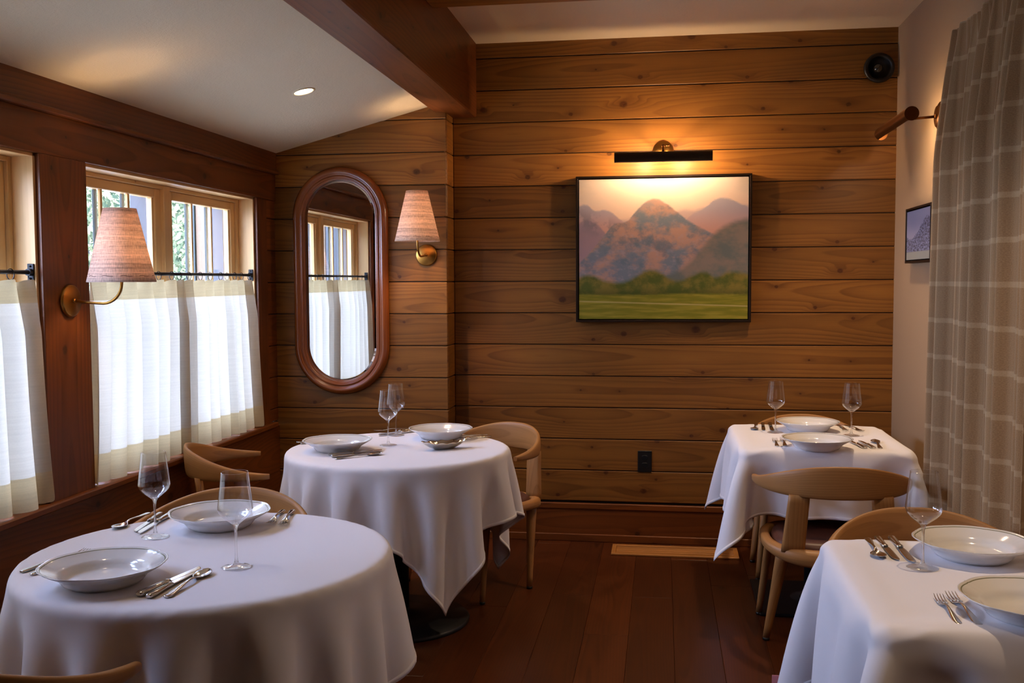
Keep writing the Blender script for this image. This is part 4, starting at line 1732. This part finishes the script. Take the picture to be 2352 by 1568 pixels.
def small_frame(label, y0, y1, z0, z1, mat):
    o = thing('framed_picture', label, 'picture', (XR, (y0 + y1) / 2, (z0 + z1) / 2), 0, 'small framed pictures on the right wall')
    hy, hz = (y1 - y0) / 2, (z1 - z0) / 2
    f = .010
    mb = MB()
    for a, b, c_, d in ((-hy, hy, hz - f, hz), (-hy, hy, -hz, -hz + f), (-hy, -hy + f, -hz + f, hz - f), (hy - f, hy, -hz + f, hz - f)):
        mb.box(-.037, -.001, a, b, c_, d, 'y', .001)
    mb.box(-.012, -.002, -hy + f, hy - f, -hz + f, hz - f, 'y')
    mb.build('frame', M['bronze'], o)
    mb = MB()
    g = f + .006
    mb.v += [(-.033, hy - g, -hz + g), (-.033, -hy + g, -hz + g), (-.033, -hy + g, hz - g), (-.033, hy - g, hz - g), (-.0125, hy - g, -hz + g), (-.0125, -hy + g, -hz + g), (-.0125, -hy + g, hz - g), (-.0125, hy - g, hz - g)]
    mb.face((0, 1, 2, 3), [(0, 0), (1, 0), (1, 1), (0, 1)])
    for q in ((0, 4, 5, 1), (1, 5, 6, 2), (2, 6, 7, 3), (3, 7, 4, 0)): mb.face(q, [(.02, .5)] * 4)
    mb.build('canvas', mat, o)


small_frame('small framed picture of a grey lake and peaks on the right wall', 4.79, 5.265, 1.558, 1.826,
            painting_small('lake_painting', lin(128, 132, 164), lin(150, 146, 168), lin(74, 70, 84), lin(140, 140, 134), [(0, .50), (.15, .42), (.35, .48), (.55, .62), (.72, .75), (.9, .85), (1, .8)]))
small_frame('second small framed picture, mostly hidden behind the plaid curtain', 4.33, 4.64, 1.558, 1.826,
            painting_small('pink_lake_painting', lin(150, 146, 178), lin(190, 150, 140), lin(128, 96, 96), lin(160, 130, 116), [(0, .55), (.3, .7), (.6, .5), (1, .6)]))

# ------------------------------------------------------------------ plaid curtain on the right wall
cy0, cy1, cz0, cz1 = 3.18, 4.26, .02, 2.47
folds = 10
rr_ = random.Random(4)
mb = MB()
ny, nz = folds * 20, 40
cum = [0]
for k in range(folds): cum.append(cum[-1] + rr_.uniform(.7, 1.35))
tot = cum[-1]
cum = [c / tot for c in cum]
idx = {}
for j in range(nz + 1):
    t = j / nz
    t = t ** 1.3
    z = cz1 - (cz1 - cz0) * t
    for i in range(ny + 1):
        f = i / ny * folds
        k = min(int(f), folds - 1)
        fr_ = f - k
        s0 = cum[k] + (cum[k + 1] - cum[k]) * fr_
        dp = .8 + .4 * math.sin(k * 2.1 + 1)
        amp = (.022 + .045 * min(1, t * 5)) * dp
        pin = max(0, 1 - t * 14)
        wv = math.cos(2 * PI * fr_) * (1 - pin) + pin * (.6 * math.cos(6 * PI * fr_) + .25 * math.cos(2 * PI * fr_))
        dy = .23 * (cum[k + 1] - cum[k]) * (cy1 - cy0) * math.sin(2 * PI * fr_) * min(1, t * 4)
        flare = .075 * t * (s0 - .1)
        idx[i, j] = len(mb.v)
        mb.v.append((1.150 - amp * wv - .012 * t, cy0 + (cy1 - cy0) * s0 + dy + flare, z + .006 * math.sin(f * 3.1) * pin))
for j in range(nz):
    for i in range(ny):
        q = (idx[i, j], idx[i + 1, j], idx[i + 1, j + 1], idx[i, j + 1])
        uvs = [((cy1 - cy0) * 2.1 * a / ny, mb.v[idx[a, b]][2]) for a, b in ((i, j), (i + 1, j), (i + 1, j + 1), (i, j + 1))]
        mb.face(q, uvs, .5, 0, True)
pc = tag(mb.build('plaid_curtain', M['plaid']), 'full length brown plaid wool curtain at the right edge', 'curtain')
so = pc.modifiers.new('thickness', 'SOLIDIFY'); so.thickness = .003
so = pc.modifiers.new('soft', 'SUBSURF'); so.render_levels = 1
rod = thing('curtain_pole', 'black pole and brackets holding the plaid curtain', 'curtain rod', (1.200, 3.0, 2.44))
mb = MB(); mb.tube([(0, 0, 0), (0, 1.34, 0)], .012, 14); mb.ball((0, 1.345, 0), .017, 14, 8)
mb.build('rod', M['black'], rod)
for yy in (.25, 1.22):
    mb = MB()
    mb.box(.0, XR - 1.200, yy - .012, yy + .012, -.006, .006 + .01, 'x', .002)
    mb.box(XR - 1.200 - .006, XR - 1.200, yy - .02, yy + .02, -.05, .08, 'z', .001)
    mb.build('bracket', M['black'], rod)
